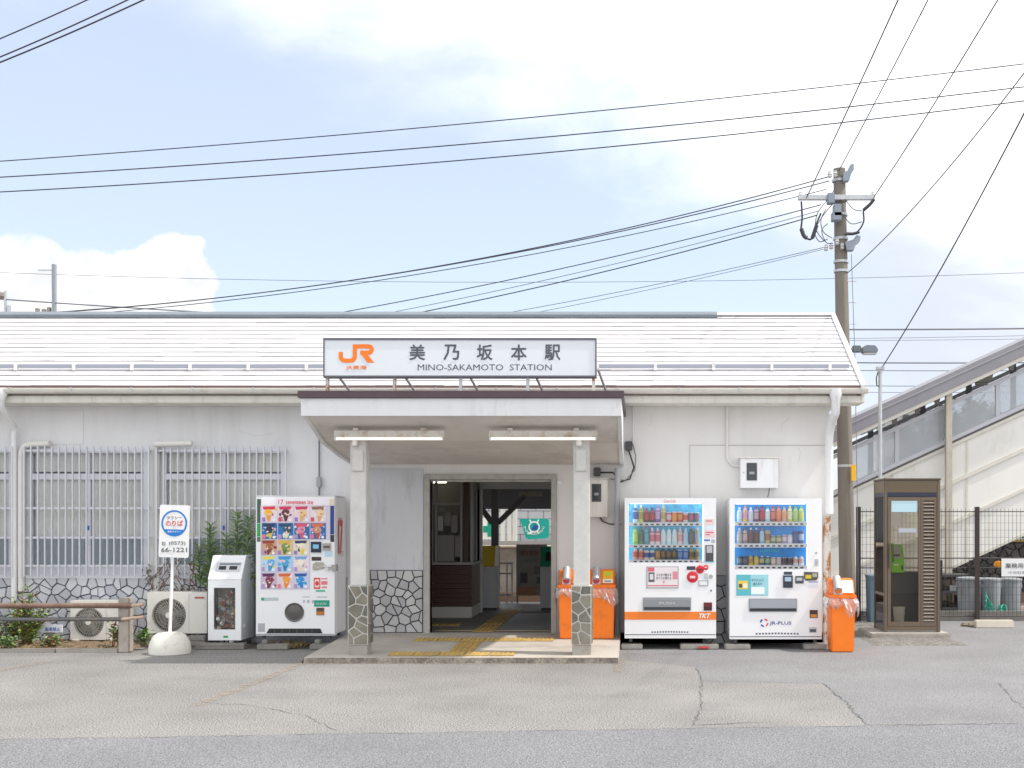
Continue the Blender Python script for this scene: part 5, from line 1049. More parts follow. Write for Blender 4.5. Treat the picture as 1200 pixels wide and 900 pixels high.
meter(867.6, 911.8, 537, 572, 875, 887, 542.5, 563, 'white meter box on the wall above the blue display machine')
MB().tube([(XP(902, -.1), -.08, ZP(572)), (XP(901, -.1), -.09, ZP(578)), (XP(899.5, -.1), -.10, 1.99)], .006, 6).build('cord', cable_m, bpy.data.objects['meter_box'])
meter(691, 712, 562, 606, 693.5, 704.5, 567, 588, 'cream meter box beside the right canopy column', .20, cream)
# ------------------------------------------------------------------ telephone box
yf, yb = .70, 1.42; x0, x1 = XP(1036, yf), XP(1102, yf); zb, zt = .10, ZP(563, yf)
t = thing('telephone_box', ((x0+x1)/2, 1.05, 0), 'bronze glazed telephone box with louvred panel and green telephone inside', 'telephone box')
bronze = mat('bronze', (.155, .118, .086), .45, .35, var=.1, vscale=5); bronze_d = mat('bronze_dark', (.10, .078, .055), .5, .3, var=.1)
MB().box(x0-.22, x1+.10, yf-.16, yb+.12, .0, .085).build('base', concrete, t, bevel=.015)
MB().box(x0+.02, x1-.02, yf+.02, yb-.02, .086, .12).build('floor_plate', concrete_dark, t)
pw = .048
for xa in (x0, x1-pw):
    for ya in (yf, yb-pw): MB().box(xa, xa+pw, ya, ya+pw, .087, zt).build('post', bronze, t, bevel=.008)
MB().box(x0-.01, x1+.01, yf-.012, yb+.01, zt+.001, zt+.03).build('roof', bronze_d, t, bevel=.008)
zh0, zh1 = ZP(577, yf), ZP(565, yf)
for (a, b, c, d) in ((x0+pw, x1-pw, yf+.006, yf+.03), (x0+pw, x1-pw, yb-.03, yb-.006), (x0+.006, x0+.03, yf+pw, yb-pw), (x1-.03, x1-.006, yf+pw, yb-pw)):
    MB().box(a, b, c, d, zh0, zt-.002).build('header', mat('header_brown', (.15, .115, .07), .5, .2), t)
    MB().box(a, b, c+.001, d-.001, ZP(582, yf), zh0-.001).build('header_band', mat('navy_band', (.02, .025, .05), .4), t)
    MB().box(a, b, c, d, .121, .17).build('bottom_rail', bronze, t)
xm = XP(1079, yf); dz0, dz1 = .175, ZP(582.5, yf)
dr = MB(); holed(dr, x0+pw+.004, xm, dz0, dz1, [(x0+pw+.05, xm-.03, dz0+.06, dz1-.05)], yf+.004, yf+.034); dr.build('door', bronze, t)
MB().box(x0+pw+.051, xm-.031, yf+.016, yf+.021, dz0+.061, dz1-.051).build('door_glass', tinted, t)
MB().box(x0+pw+.018, x0+pw+.030, yf-.03, yf+.003, 1.0, 1.35).build('door_handle', bronze_d, t)
lv = MB(); holed(lv, xm+.004, x1-pw-.004, dz0, dz1, [(xm+.04, x1-pw-.04, dz0+.06, dz1-.05)], yf+.004, yf+.034); lvo = lv.build('louvre_panel', bronze, t)
MB().box(xm+.04, x1-pw-.04, yf+.036, yf+.04, dz0+.06, dz1-.05).build('louvre_back', mat('louvre_back', (.05, .04, .03), .6), lvo)
n = 34; slm = mat('louvre_slat', (.38, .32, .255), .45, .3)
SL = MB().add([(-.5, -.018, -.014), (.5, -.018, -.014), (.5, .016, .012), (-.5, .016, .012), (-.5, -.018, -.009), (.5, -.018, -.009), (.5, .016, .017), (-.5, .016, .017)], [(3,2,1,0),(4,5,6,7),(0,1,5,4),(1,2,6,5),(2,3,7,6),(3,0,4,7)]).mesh('slat', slm)
for i in range(n): put('slat', SL, lvo, ((xm+x1-pw)/2, yf+.018, dz0+.085+(dz1-dz0-.16)*i/(n-1)), scale=(x1-pw-xm-.082, 1, 1))
for xa in (x0+.012, x1-.018): MB().box(xa, xa+.006, yf+pw, yb-pw, .171, ZP(582, yf)-.001).build('side_glass', tinted, t)
MB().box(x0+pw, x1-pw, yb-.02, yb-.014, .171, ZP(582, yf)-.001).build('rear_glass', tinted, t)
MB().box(x0+.004, x0+.034, yf+pw, yb-pw, .60, .64).build('side_rail', bronze, t)
MB().box(x0+pw+.06, xm-.05, yf+.009, yf+.014, ZP(600, yf), ZP(587, yf)).build('sticker', C('b8d8e4'), t); MB().box(x0+pw+.05, x0+pw+.19, yf+.009, yf+.014, ZP(617, yf), ZP(601, yf)).build('notice', C('8a857c'), t)
MB().box(x0+pw+.16, xm-.05, yf+.009, yf+.014, ZP(624, yf), ZP(619, yf)).build('notice', C('b0b4bc'), t)
MB().box(x0+.10, x1-.10, yb-.35, yb-.03, .62, ZP(672, yf)).build('shelf', dark, t); MB().box(x0+.12, x1-.12, yb-.33, yb-.05, .12, .619).build('cabinet', mat('booth_cabinet', (.05, .05, .052), .5), t)
green = mat('telephone_green', hx('86dc1c'), .4); pz0, pz1, pz2 = ZP(671, yf+.3), ZP(656, yf+.3), ZP(638, yf+.3); pxa, pxb = XP(1045, yf+.3), XP(1060, yf+.3); pyf = yf+.30
T2 = thing('public_telephone', ((pxa+pxb)/2, pyf+.1, pz0), 'bright green public telephone inside the bronze box', 'telephone')
MB().prism_x([(pyf, pz0), (pyf+.22, pz0), (pyf+.22, pz2), (pyf+.14, pz2), (pyf, pz1)], pxa, pxb).build('body', green, T2, bevel=.012)
MB().prism_x([(pyf-.002, pz1+.015), (pyf+.006, pz1+.015), (pyf+.132, pz2-.01), (pyf+.124, pz2-.01)], pxa+.03, pxb-.04).build('keypad', C('b8b4b0'), T2)
for i in range(3): MB().box(pxa+.04+.03*i, pxa+.06+.03*i, pyf+.02, pyf+.03, pz1+.05, pz1+.08).build('key', C('3a3a3a'), T2)
MB().box(pxb-.05, pxb-.02, pyf-.006, pyf-.001, pz0+.04, pz0+.10).build('card_slot', dark, T2); MB().box(pxa+.03, pxa+.10, pyf-.004, pyf-.001, pz0+.10, pz0+.125).build('label', C('e8f0d8'), T2)
MB().tube([(pxa+.01, pyf-.02, pz1-.03), (pxa+.012, pyf-.03, pz1+.06), (pxa+.02, pyf+.06, pz2+.01)], .016, 8).build('handset', mat('handset_green', hx('4c9a14'), .4), T2, smooth=True)
tag(MB().lathe([(.07, 0), (.085, .26), (.092, .30), (.08, .302)], (XP(1053, yf+.35), yf+.33, .125), 16).build('small_bin', C('c8c8c4'), smooth=True), 'small white waste bin on the floor of the telephone box', 'bin')
# ------------------------------------------------------------------ utility pole and fittings
yp = 3.3
def pole_x(z): return XP(994, yp) + (XP(983.5, yp)-XP(994, yp)) * (z / 7.45)
t = thing('utility_pole', (pole_x(0), yp, 0), 'tall tapered concrete utility pole with cross-arm behind the building corner', 'utility pole')
polec = mat('pole_concrete', (.205, .182, .155), .9, var=.15, vscale=2.5, bump=.15, dirt=(.20, .175, .15), dscale=2, damt=.4, stretch=(3, 3, .4))
MB().tube([(pole_x(z), yp, z) for z in (0, 2, 4, 6, 7.45)], [.135, .128, .115, .105, .097], 18).build('shaft', polec, t, smooth=True)
za = ZP(234.5, yp); zt = 7.45; px = pole_x(za)
MB().box(XP(935, yp-.15), XP(1025, yp-.15), yp-.19, yp-.11, za-.04, za+.04).build('cross_arm', steel, t, bevel=.006)
def band(z): MB().tube([(pole_x(z), yp, z-.02), (pole_x(z), yp, z+.02)], .125, 18).build('clamp_band', steel, t)
for z in (za, ZP(252, yp), ZP(280, yp), ZP(307, yp), ZP(318, yp), ZP(212, yp)): band(z)
for (pxx, pyy, w, h) in ((967, 231, 8, 12), (974, 244, 9, 14), (972, 253, 11, 10)): MB().box(XP(pxx, yp), XP(pxx+w, yp), yp-.28, yp-.12, ZP(pyy+h, yp), ZP(pyy, yp)).build('terminal_box', mat('term_grey', (.24, .28, .33), .5), t, bevel=.01)
for (pts) in ([(991, 204), (994, 197), (998, 196), (998, 203), (995, 208), (993, 215), (986, 216), (986, 206)], [(988, 287), (997, 284), (1001, 279), (1006, 280), (1005, 286), (1000, 290), (998, 296), (990, 296)]):
    MB().prism_y([(XP(a, yp), ZP(b, yp)) for a, b in pts][::-1], yp-.20, yp-.05).build('bracket', mat('term_grey2', (.26, .30, .35), .5, .2), t)
pinm = mat('insulator', (.55, .55, .54), .3)
for pxx, pyy in ((938, 232), (1023, 232), (972, 208), (979, 207), (974, 291), (981, 286), (987, 291), (968, 293)): MB().lathe([(.02, -.05), (.04, -.03), (.025, -.01), (.042, .01), (.025, .03), (.03, .05)], (XP(pxx, yp-.15), yp-.15, ZP(pyy, yp)), 8).build('insulator', pinm, t, smooth=True)
def loop(pp, r, m=cable_m, y=yp-.22):
    pts = [Vector((XP(a, y), y, ZP(b, y))) for a, b in pp]; o = []
    for i in range(len(pts)-1):
        p0, p1, p2, p3 = pts[max(0, i-1)], pts[i], pts[i+1], pts[min(len(pts)-1, i+2)]
        for k in range(5): s_ = k/5; o.append(.5*((2*p1)+(p2-p0)*s_+(2*p0-5*p1+4*p2-p3)*s_*s_+(3*p1-p0-3*p2+p3)*s_**3))
    o.append(pts[-1]); MB().tube(o, r, 6).build('jumper_cable', m, t, smooth=True)
loop([(939, 236), (940, 255), (939, 270), (945, 279), (952, 279), (957, 262), (962, 250)], .016); loop([(939, 268), (942, 276), (946, 279)], .035); loop([(952, 279), (955, 270), (957, 264)], .035)
loop([(1024, 233), (1019, 240), (1012, 246), (1012, 260), (1004, 272), (992, 273)], .014); loop([(1024, 234), (1019, 240), (1012, 246)], .03); loop([(990, 274), (999, 274), (1007, 272)], .025)
for pp in ([(968, 245), (962, 258), (965, 272), (975, 279)], [(975, 240), (965, 252), (955, 270), (960, 283), (970, 280)], [(978, 222), (968, 236), (958, 250), (956, 268), (966, 283)], [(990, 233), (1000, 245), (1010, 247)], [(987, 250), (997, 262), (1010, 260)], [(970, 262), (963, 270), (968, 284), (976, 285)]): loop(pp, .007)
MB().box(XP(988, yp-.13), XP(1003, yp-.13)-.0, yp-.165, yp-.145, ZP(562, yp), ZP(545, yp)).build('yellow_plate', mat('plate_yellow', hx('f4b80c'), .5), t) if False else None
MB().box(XP(997.5, yp-.13), XP(1002.5, yp-.13), yp-.16, yp-.12, ZP(563.5, yp), ZP(545, yp)).build('yellow_plate', mat('plate_yellow', hx('f4b80c'), .5), t)
for py in (546, 562): band(ZP(py, yp))
for py in (330, 355, 380): MB().tube([(pole_x(ZP(py, yp)), yp-.05, ZP(py, yp)), (XP(1003, yp), yp-.05, ZP(py, yp))], .009, 6).build('climbing_step', steel, t)
MB().tube([(XP(996, yp), yp-.13, ZP(300, yp)), (XP(1000, yp), yp-.14, ZP(420, yp)), (XP(1003, yp), yp-.14, ZP(600, yp)), (XP(1004, yp), yp-.14, .2)], .006, 6).build('earth_wire', cable_g, t)
t = thing('street_lamp', (pole_x(4.3), yp, ZP(409, yp)), 'grey street lamp head on a short arm at the utility pole', 'lamp')
z = ZP(410, yp); MB().tube([(pole_x(z)+.12, yp-.05, z+.01), (XP(1012, yp), yp-.05, z+.02)], .03, 8).build('arm', steel, t); MB().box(XP(998, yp), XP(1008, yp), yp-.10, yp, z-.05, z+.06).build('junction', mat('lamp_dark', (.13, .15, .17), .5), t, bevel=.012)
MB().prism_y([(XP(a, yp), ZP(b, yp)) for a, b in ((1009, 414), (1026, 414.5), (1027.5, 411), (1024, 406), (1014, 405.5), (1009, 408))][::1], yp-.14, yp+.06).build('head', mat('lamp_grey', (.17, .20, .24), .4), t, bevel=.01); MB().box(XP(1011, yp), XP(1026, yp), yp-.13, yp+.05, ZP(415.6, yp), ZP(414.6, yp)).build('lens', pinm, t)
ym = 2.4; xm = XP(1031.5, ym)
t = thing('steel_mast', (xm, ym, 0), 'thin galvanised mast standing behind the telephone box', 'mast')
MB().tube([(xm, ym, 0), (xm, ym, ZP(431, ym))], .030, 10).build('pole', steel, t, smooth=True); MB().box(xm-.06, xm+.06, ym-.05, ym+.05, ZP(433, ym), ZP(430, ym)).build('cap', steel, t); MB().tube([(xm-.04, ym-.03, ZP(436, ym)), (xm-.07, ym-.04, ZP(444, ym)), (xm-.06, ym-.04, ZP(452, ym)), (xm-.03, ym-.03, ZP(453, ym))], .010, 6).build('bracket', cable_m, t)
# ------------------------------------------------------------------ fence, pails and what stands behind it
yfc = 3.5
t = thing('mesh_fence', (XP(1150, yfc), yfc, 0), 'dark brown wire mesh fence with posts behind the telephone box', 'fence')
fencem = mat('fence_brown', (.045, .032, .028), .5, .2); zt = ZP(596, yfc)
xs = [XP(p, yfc) for p in (1006, 1145, 1284, 1423)]
for x in xs: MB().box(x-.035, x+.035, yfc-.03, yfc+.03, .0, zt+.03).build('post', fencem, t)
for a, b in zip(xs, xs[1:]):
    p = MB()
    for py in (599.5, 654, 665.5, 722): z = ZP(py, yfc); p.tube([(a+.036, yfc+.0, z), ((a+b)/2, yfc, z), (b-.036, yfc, z)], .0085, 4)
    k = 30
    for i in range(1, k): x = a+(b-a)*i/k; p.box(x-.0024, x+.0024, yfc-.0024, yfc+.0024, .08, zt)
    for i in range(1, 15): z = .08+(zt-.08)*i/15; p.box(a+.036, b-.036, yfc-.006, yfc-.0026, z-.0018, z+.0018)
    tag(p.build('mesh_panel', fencem, t), kind='stuff')
tag(MB().box(xs[0]-.1, 12, yfc+.05, yfc+.2, 0, .16).build('fence_footing', concrete_dark), 'low dark concrete footing under the mesh fence', 'footing')
t = thing('fence_sign', (XP(1187, yfc), yfc, 1.0), 'white notice with black lettering hung on the mesh fence', 'sign')
y_ = yfc-.03; MB().box(XP(1173.5, y_), XP(1232, y_), y_-.008, y_, ZP(675.5, y_), ZP(654.5, y_)).build('board', C('e6e6e6'), t); text('業務用車両専用', t, C('3a3a40'), XP(1203, y_), y_-.0095, ZP(663, y_), w=.72, h=.085, bold=.01); text('中央駐車場 管理者', t, C('70707a'), XP(1203, y_), y_-.0095, ZP(671, y_), w=.6, h=.05)
tag(MB().prism_y([(XP(a, yfc+.2), ZP(b, yfc+.2)) for a, b in ((1165, 664), (1173, 665.5), (1173, 657.5), (1166, 658))], yfc+.15, yfc+.25).build('orange_lamp', C('f0a020'), bevel=.01), 'small orange marker lamp left of the fence notice', 'marker')
pail_m = mat('pail_grey', (.29, .31, .33), .6, var=.15, vscale=6, dirt=(.19, .2, .2), dscale=5, damt=.4, stretch=(2, 2, .5))
def pail(pa, pb, ptop, yq, label):
    r = (XP(pb, yq)-XP(pa, yq))/2; xc = (XP(pa, yq)+XP(pb, yq))/2; h = ZP(ptop, yq); t = thing('storage_pail', (xc, yq, 0), label, 'pail', 'grey pails behind the fence')
    MB().lathe([(r*.80, .005), (r*.84, .04), (r*.95, h-.10), (r*.95, h-.06)], (xc, yq, 0), 20).build('body', pail_m, t, smooth=True); MB().lathe([(r*1.0, h-.059), (r*1.02, h-.03), (r*.98, h-.012), (r*.6, h), (.02, h)], (xc, yq, 0), 20).build('lid', pail_m, t, smooth=True)
    for s_ in (-1, 1): MB().box(xc+s_*r*.9-.02, xc+s_*r*.9+.02, yq-.05, yq+.05, h-.18, h-.10).build('handle', pail_m, t)
pail(1121, 1152, 676, 4.4, 'widest of the grey pails behind the mesh fence left of the post'); pail(1149, 1173, 677, 4.3, 'middle grey pail behind the mesh fence right of the post'); pail(1170, 1197, 677, 4.5, 'rightmost grey pail behind the mesh fence below the notice')
tag(MB().add([(x, y, z) for x, y, z in ((XP(1020.5, 3.0), 3.0, .0), (XP(1033, 3.0), 3.0, 0), (XP(1033, 3.0), 3.35, 0), (XP(1020.5, 3.0), 3.35, 0), (XP(1019.5, 3.0), 2.98, .75), (XP(1034, 3.0), 2.98, .75), (XP(1034, 3.0), 3.37, .75), (XP(1019.5, 3.0), 3.37, .75))], [(3,2,1,0),(4,5,6,7),(0,1,5,4),(1,2,6,5),(2,3,7,6),(3,0,4,7)]).box(XP(1019, 3.0), XP(1034.5, 3.0), 2.96, 3.39, .751, .785).build('blue_bin', mat('bin_blue', (.12, .20, .27), .5, var=.1)), 'blue-grey plastic bin between the utility pole and telephone box', 'bin')
net = MB(); rr = random.Random(7); netm = mat('net_green', (.05, .40, .30), .6)
prev = None
for i in range(26):
    u = i/25; px_ = 1155+u*48; base = 723 - 3*math.sin(u*3); top = 693 + 27*math.sin(min(1, u*2.6)*math.pi*.5) - 25*max(0, (u-.38))*math.exp(-4*(u-.38)) - (10 if .3 < u < .5 else 0)
    col_ = [(XP(px_+rr.uniform(-.4, .4), 4.0), 4.0+.04*math.sin(i*1.3), ZP(top+(base-top)*k/5, 4.0)) for k in range(6)]
    if prev:
        for k in range(5): net.tube([prev[k], col_[k+1]], .011, 4, cap=False); net.tube([prev[k+1], col_[k]], .011, 4, cap=False)
    prev = col_
tag(net.build('bird_net', netm), 'green netting draped in front of the grey pails', 'net')
tag(MB().prism_x([(2.26, .0), (2.44, .0), (2.41, .12), (2.29, .12)], XP(1143, 2.3), XP(1188, 2.3)).build('wheel_stop', mat('stop_concrete', (.52, .47, .40), .9, var=.1, vscale=6), bevel=.012), 'low concrete wheel stop in front of the mesh fence', 'wheel stop')
rr = random.Random(5)
mb = MB()
for i in range(9):
    cx, cy = XP(1135+rr.uniform(-6, 6), 2.6), 2.55+rr.uniform(-.12, .12); r = rr.uniform(.03, .07); mb.lathe([(r*.8, 0), (r, r*.4), (r*.6, r*.9), (.005, r)], (cx, cy, .0), 6)
tag(mb.build('rubble', mat('rubble_brown', (.22, .18, .13), .9, var=.3)), 'little heap of brown stones at the fence foot', 'rubble', kind='stuff')
RW = thing('retaining_wall', (7.5, 8.6, 0), 'dark stained masonry wall under the station footbridge', 'wall')
MB().box(4.0, 22, 8.6, 9.0, 0, ZP(635, 8.6)).build('backing', mat('wall_joint', (.075, .075, .078), .9), RW)
rwm = [mat('dark_stone_%d' % i, c, .9, var=.3, vscale=4, bump=.4) for i, c in enumerate(((.15, .15, .155), (.115, .115, .12), (.19, .185, .18)))]
stones(RW, cells(6.0, 9.2, .35, ZP(636, 8.6), 110, .018, 61, 1.5), 8.6, .05, rwm, 4)
tag(MB().box(6.5, 20, 8.45, 8.60, ZP(635, 8.6)+.002, ZP(635, 8.6)+.05).build('wall_coping', C('b8a860')), 'pale yellowish coping strip on the dark masonry wall', 'coping')
sh = thing('storage_rack', (XP(1110, 5.4), 5.4, 0), 'dark rack of stacked materials behind the pails under the footbridge', 'rack')
rr = random.Random(15)
for z in (.05, .35, .65): MB().box(XP(1100, 5.4), XP(1135, 5.4), 5.3, 5.9, z, z+.04).build('shelf', dark, sh)
for i in range(14): a = XP(1101+rr.uniform(0, 24), 5.4); z = rr.choice((.092, .392)); MB().box(a, a+rr.uniform(.08, .2), 5.32+rr.uniform(0, .1), 5.7, z, z+rr.uniform(.06, .22)).build('bundle', rr.choice([dark, grey, black, brown2]), sh)
for x in (XP(1100, 5.4), XP(1134, 5.4)): MB().box(x, x+.04, 5.28, 5.3, 0, .95).build('upright', black, sh)
# ------------------------------------------------------------------ footbridge stairs
th = R(3); ec, es = math.cos(th), math.sin(th); OX, OY, MS = XP(1100, 6.0), 6.0, .455
def sp(s, h, d=0.0): return (OX + s*ec - d*es*1.0, OY + s*es + d*ec, h + MS*s)         # along, height at s=0, depth behind the near face
t = thing('footbridge_stairs', (OX, OY, 0), 'cream panelled covered footbridge staircase rising to the right', 'staircase')
creamp = mat('stair_cream', (.76, .745, .705), .6, var=.04, vscale=1.5, dirt=(.63, .60, .53), dscale=1.6, damt=.22, stretch=(1, 1, .5)); creamr = mat('stair_rib', (.64, .615, .55), .6, var=.06)
s0, s1 = -2.3, 9.0
def sbar(name, m, h0, h1, d0, d1, a=s0, b=s1, parent=t):
    v = [sp(a, h0, d0), sp(b, h0, d0), sp(b, h0, d1), sp(a, h0, d1), sp(a, h1, d0), sp(b, h1, d0), sp(b, h1, d1), sp(a, h1, d1)]
    return MB().add(v, [(3,2,1,0),(4,5,6,7),(0,1,5,4),(1,2,6,5),(2,3,7,6),(3,0,4,7)]).build(name, m, parent)
H = {k: ZP(v, 6.0) for k, v in dict(rt=443, rb=461.5, rb2=466, gt=480, gb=521.6, st=527, r1=573, r2=620, bt=671).items()}
pw = 1.42
a = s0
while a < s1:
    b = min(s1, a+pw)
    for (h0, h1) in ((H['bt'], H['r2']-.03), (H['r2']+.03, H['r1']-.03), (H['r1']+.03, H['st']-.06)):
        sbar('side_panel', creamp, h0+.004, h1-.004, 0, .04, a+.006, b-.006)
    a += pw
for h in (H['r2'], H['r1']): sbar('rib', creamr, h-.03, h+.03, -.035, .03)
a = s0+pw
while a < s1: sbar('seam', creamr, H['bt'], H['st']-.06, -.012, -.001, a-.02, a+.02); a += pw
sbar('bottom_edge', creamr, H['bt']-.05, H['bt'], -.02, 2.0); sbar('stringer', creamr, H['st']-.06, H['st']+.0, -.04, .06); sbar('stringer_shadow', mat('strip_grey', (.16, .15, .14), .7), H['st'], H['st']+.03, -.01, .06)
lav = mat('rail_lavender', (.52, .52, .56), .5)
sbar('bottom_rail', lav, H['gb']-.04, H['gb']+.04, -.03, .04); sbar('top_rail', lav, H['gt']-.03, H['gt']+.05, -.03, .04)
gs = glass('stair_glass', (.92, .94, .97), .2, .05, body=(.85, .88, .92), bfac=.48)
def s_at(px, d=0.0):
    lo, hi = -6, 14
    for _ in range(40):
        m_ = (lo+hi)/2; q_ = sp(m_, 3, d); lo, hi = (m_, hi) if CXP + q_[0]*S(q_[1]) < px else (lo, m_)
    return lo
sms = [s_at(p) for p in (985, 1051, 1110, 1169, 1228, 1290)]
for x, y in zip(sms, sms[1:]): sbar('window_pane', gs, H['gb']+.041, H['gt']-.031, .0, .008, x+.045, y-.045)
for x in sms: sbar('mullion', lav, H['gb']+.041, H['gt']-.031, -.02, .04, x-.04, x+.04)
# far side of the stairs
sbar('far_side', creamp, H['bt'], H['gb']-.1, 1.96, 2.0); sbar('far_rail', lav, H['gt']-.03, H['gt']+.05, 1.97, 2.03)
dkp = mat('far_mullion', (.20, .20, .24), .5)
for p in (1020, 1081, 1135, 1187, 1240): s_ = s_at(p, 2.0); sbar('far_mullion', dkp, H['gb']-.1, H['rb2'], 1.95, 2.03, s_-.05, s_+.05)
sbar('steps', concrete_dark, H['st']-1.0, H['st']-.75, .05, 1.95)
roofm = mat('stair_roof', (.25, .245, .27), .6, .1, var=.08, vscale=3)
v = H['rt']-H['rb']
sbar('roof_fascia', roofm, H['rb'], H['rt'], -.35, -.30); sbar('roof_top', roofm, H['rt']-.03, H['rt'], -.299, 2.4); sbar('roof_trim', mat('roof_trim', (.36, .35, .36), .5), H['rt']-.10, H['rt']-.08, -.36, -.351)
sbar('roof_beam', creamr, H['rb']-.08, H['rb']-.002, -.33, -.24); sbar('roof_underside', mat('stair_soffit', (.17, .15, .13), .8), H['rb']+.02, H['rb']+.06, -.29, 2.39); sbar('far_fascia', roofm, H['rb'], H['rt'], 2.40, 2.45)
for k in (-.0, .6, 1.3): sbar('purlin', mat('purlin', (.09, .08, .075), .7), H['rb']-.10, H['rb']+.015, k, k+.08)
pc = mat('stair_post', (.50, .46, .38), .6, var=.1, vscale=5, dirt=(.38, .34, .28), dscale=5, damt=.3)
for p in (1111.5, 1300): s_ = s_at(p, -.2); q_ = sp(s_, H['rb']-.08, -.2); MB().box(q_[0]-.055, q_[0]+.055, q_[1]-.06, q_[1]+.06, 0, q_[2]+.05).build('post', pc, t)
for p in (1048, 1075, 1098, 1160, 1185): s_ = s_at(p, .35); q_ = sp(s_, H['rb']-.04, .35); MB().add([(q_[0]-.10, q_[1]-.03, q_[2]+.05), (q_[0]+.10, q_[1]-.03, q_[2]+.13), (q_[0]+.03, q_[1]-.03, q_[2]-.16), (q_[0]-.03, q_[1]-.03, q_[2]-.16), (q_[0]-.10, q_[1]+.03, q_[2]+.05), (q_[0]+.10, q_[1]+.03, q_[2]+.13), (q_[0]+.03, q_[1]+.03, q_[2]-.16), (q_[0]-.03, q_[1]+.03, q_[2]-.16)], [(0,3,2,1),(4,5,6,7),(0,1,5,4),(1,2,6,5),(2,3,7,6),(3,0,4,7)]).build('haunch', pc, t)
s_ = s_at(1152, .3); q_ = sp(s_, H['rb']-.12, .3); MB().box(q_[0]-.16, q_[0]+.16, q_[1], q_[1]+.2, q_[2]-.10, q_[2]+.14).build('loudspeaker', mat('horn', (.42, .39, .33), .6), t, bevel=.05)
s_ = s_at(1022, .2); q_ = sp(s_, H['rb']-.10, .2); MB().tube([(q_[0]-.22, q_[1], q_[2]-.09), (q_[0]+.22, q_[1], q_[2]+.10)], .03, 8).build('lamp_tube', trim_w, t)
# ------------------------------------------------------------------ overhead cables: each its own thing
def cable(pa, pb, sag, r, label, m=cable_m, name='overhead_cable', cat='cable', group='overhead cables', n=28):
    A = Vector((XP(pa[0], pa[2]), pa[2], ZP(pa[1], pa[2]))); Bv = Vector((XP(pb[0], pb[2]), pb[2], ZP(pb[1], pb[2]))); mid = (A+Bv)/2
    mb = MB().tube([A.lerp(Bv, i/n) - Vector((0, 0, sag*4*(i/n)*(1-i/n))) for i in range(n+1)], r, 6)
    return tag(mb.build(name, m), label, cat, group)
cable((-60, 193, -2), (1280, 65, -2), .10, .0062, 'uppermost of three long black cables crossing the whole sky'); cable((-60, 211, -2), (1280, 92, -2), .12, .007, 'middle of three long black cables crossing the whole sky'); cable((-60, 228, -2), (1280, 108, -2), .14, .007, 'lowest of three long black cables crossing the whole sky')
cable((-30, 58, -6), (140, -18, -6), .01, .0055, 'uppermost of three short cables in the top left corner'); cable((-30, 79, -6), (190, -20, -6), .02, .006, 'middle of three short cables in the top left corner'); cable((-30, 85, -6), (210, -20, -6), .02, .0065, 'lowest of three short cables in the top left corner')
yq = yp-.15
cable((945, 232, yq), (1075, -50, -4), .02, .009, 'leftmost steep cable rising from the left end of the pole cross-arm'); cable((983, 200, yq), (1118, -60, -4), .02, .008, 'steep cable rising from the very top of the utility pole'); cable((1024, 231, yq), (1205, -60, -4), .05, .0085, 'steep cable rising from the right end of the pole cross-arm')
cable((993, 320, yq), (1260, 5, -5), .18, .008, 'twisted cable rising to the right from the lower pole bracket', cable_g); cable((1034, 430, ym), (1260, 15, -6), .12, .009, 'cable rising to the right from the thin galvanised mast')
lefts = [((975, 206), (60, 366), .36, .009, cable_m, 'highest of the cables sagging left from the pole top'), ((972, 212), (40, 368), .34, .009, cable_m, 'second of the cables sagging left from the pole top'), ((968, 222), (60, 371), .30, .007, cable_m, 'third of the cables sagging left from the pole cross-arm'),
         ((962, 240), (330, 378), .12, .008, cable_m, 'fourth cable sagging left from the pole below its cross-arm'), ((960, 247), (390, 379), .10, .006, cable_g, 'fifth cable sagging left from the pole below its cross-arm'), ((958, 252), (420, 380), .10, .009, cable_m, 'sixth cable sagging left from the pole terminal boxes'), ((965, 290), (520, 379), .06, .006, cable_g, 'lower pair of cables at the pole bracket, upper one'), ((965, 292), (570, 377), .05, .005, cable_g, 'lower pair of cables at the pole bracket, lower one')]
for (p0, p1, sag, r, m, lab) in lefts: cable((*p0, yq), (*p1, 4.2), sag, r, lab, m)
cable((-60, 317, 11), (1290, 316, 11), .28, .0065, 'thin pale cable running level above the whole roof', cable_g)
for (y0, y1, r, lab, x0_) in ((386, 383.5, .020, 'thick contact cable highest right of the utility pole', 940), (397, 391, .006, 'thin slanting wire just below the thick contact cable', 940), (399, 395.5, .006, 'second thin wire below the thick contact cable', 940), (424.5, 424, .017, 'second thick cable passing behind the footbridge roof', 940), (433.5, 433.5, .010, 'dark wire just below the second thick cable', 940), (451.5, 451.5, .009, 'level wire left of the footbridge roof', 940), (459, 459, .007, 'lowest level wire left of the footbridge roof', 940)):
    cable((x0_, y0, 11), (1290, y1, 11), .02, r, lab, cable_g)
cable((-60, 346, 10), (330, 371, 10), .02, .016, 'thick grey cable sinking behind the roof at the far left', cable_g)
t = thing('catenary_mast', (XP(63.5, 10), 10, 0), 'thin steel mast rising behind the roof at the far left', 'mast')
MB().box(XP(61.8, 10), XP(65.2, 10), 9.95, 10.05, 0, ZP(310, 10)).build('post', mat('mast_grey', (.28, .31, .35), .5, .3), t); MB().box(XP(45, 10), XP(65, 10), 9.97, 10.0, ZP(317.5, 10), ZP(316, 10)).build('arm', steel, t)
t = thing('line_switch', (XP(53, 10), 10, 4.5), 'small grey line fittings beside the steel mast above the ridge', 'line fitting')
for a_, b_, w in ((42, 361, 4), (49, 362, 5), (55, 360, 5)): MB().lathe([(.02, 0), (.05, .02), (.05, .10), (.02, .12)], (XP(a_+w/2, 10), 10, ZP(b_+6, 10)), 8).build('insulator', mat('ins_brown', (.25, .23, .2), .5), t)
t = thing('line_switch', (XP(4, 10), 10, 4.5), 'grey line equipment at the left picture edge above the ridge', 'line fitting')
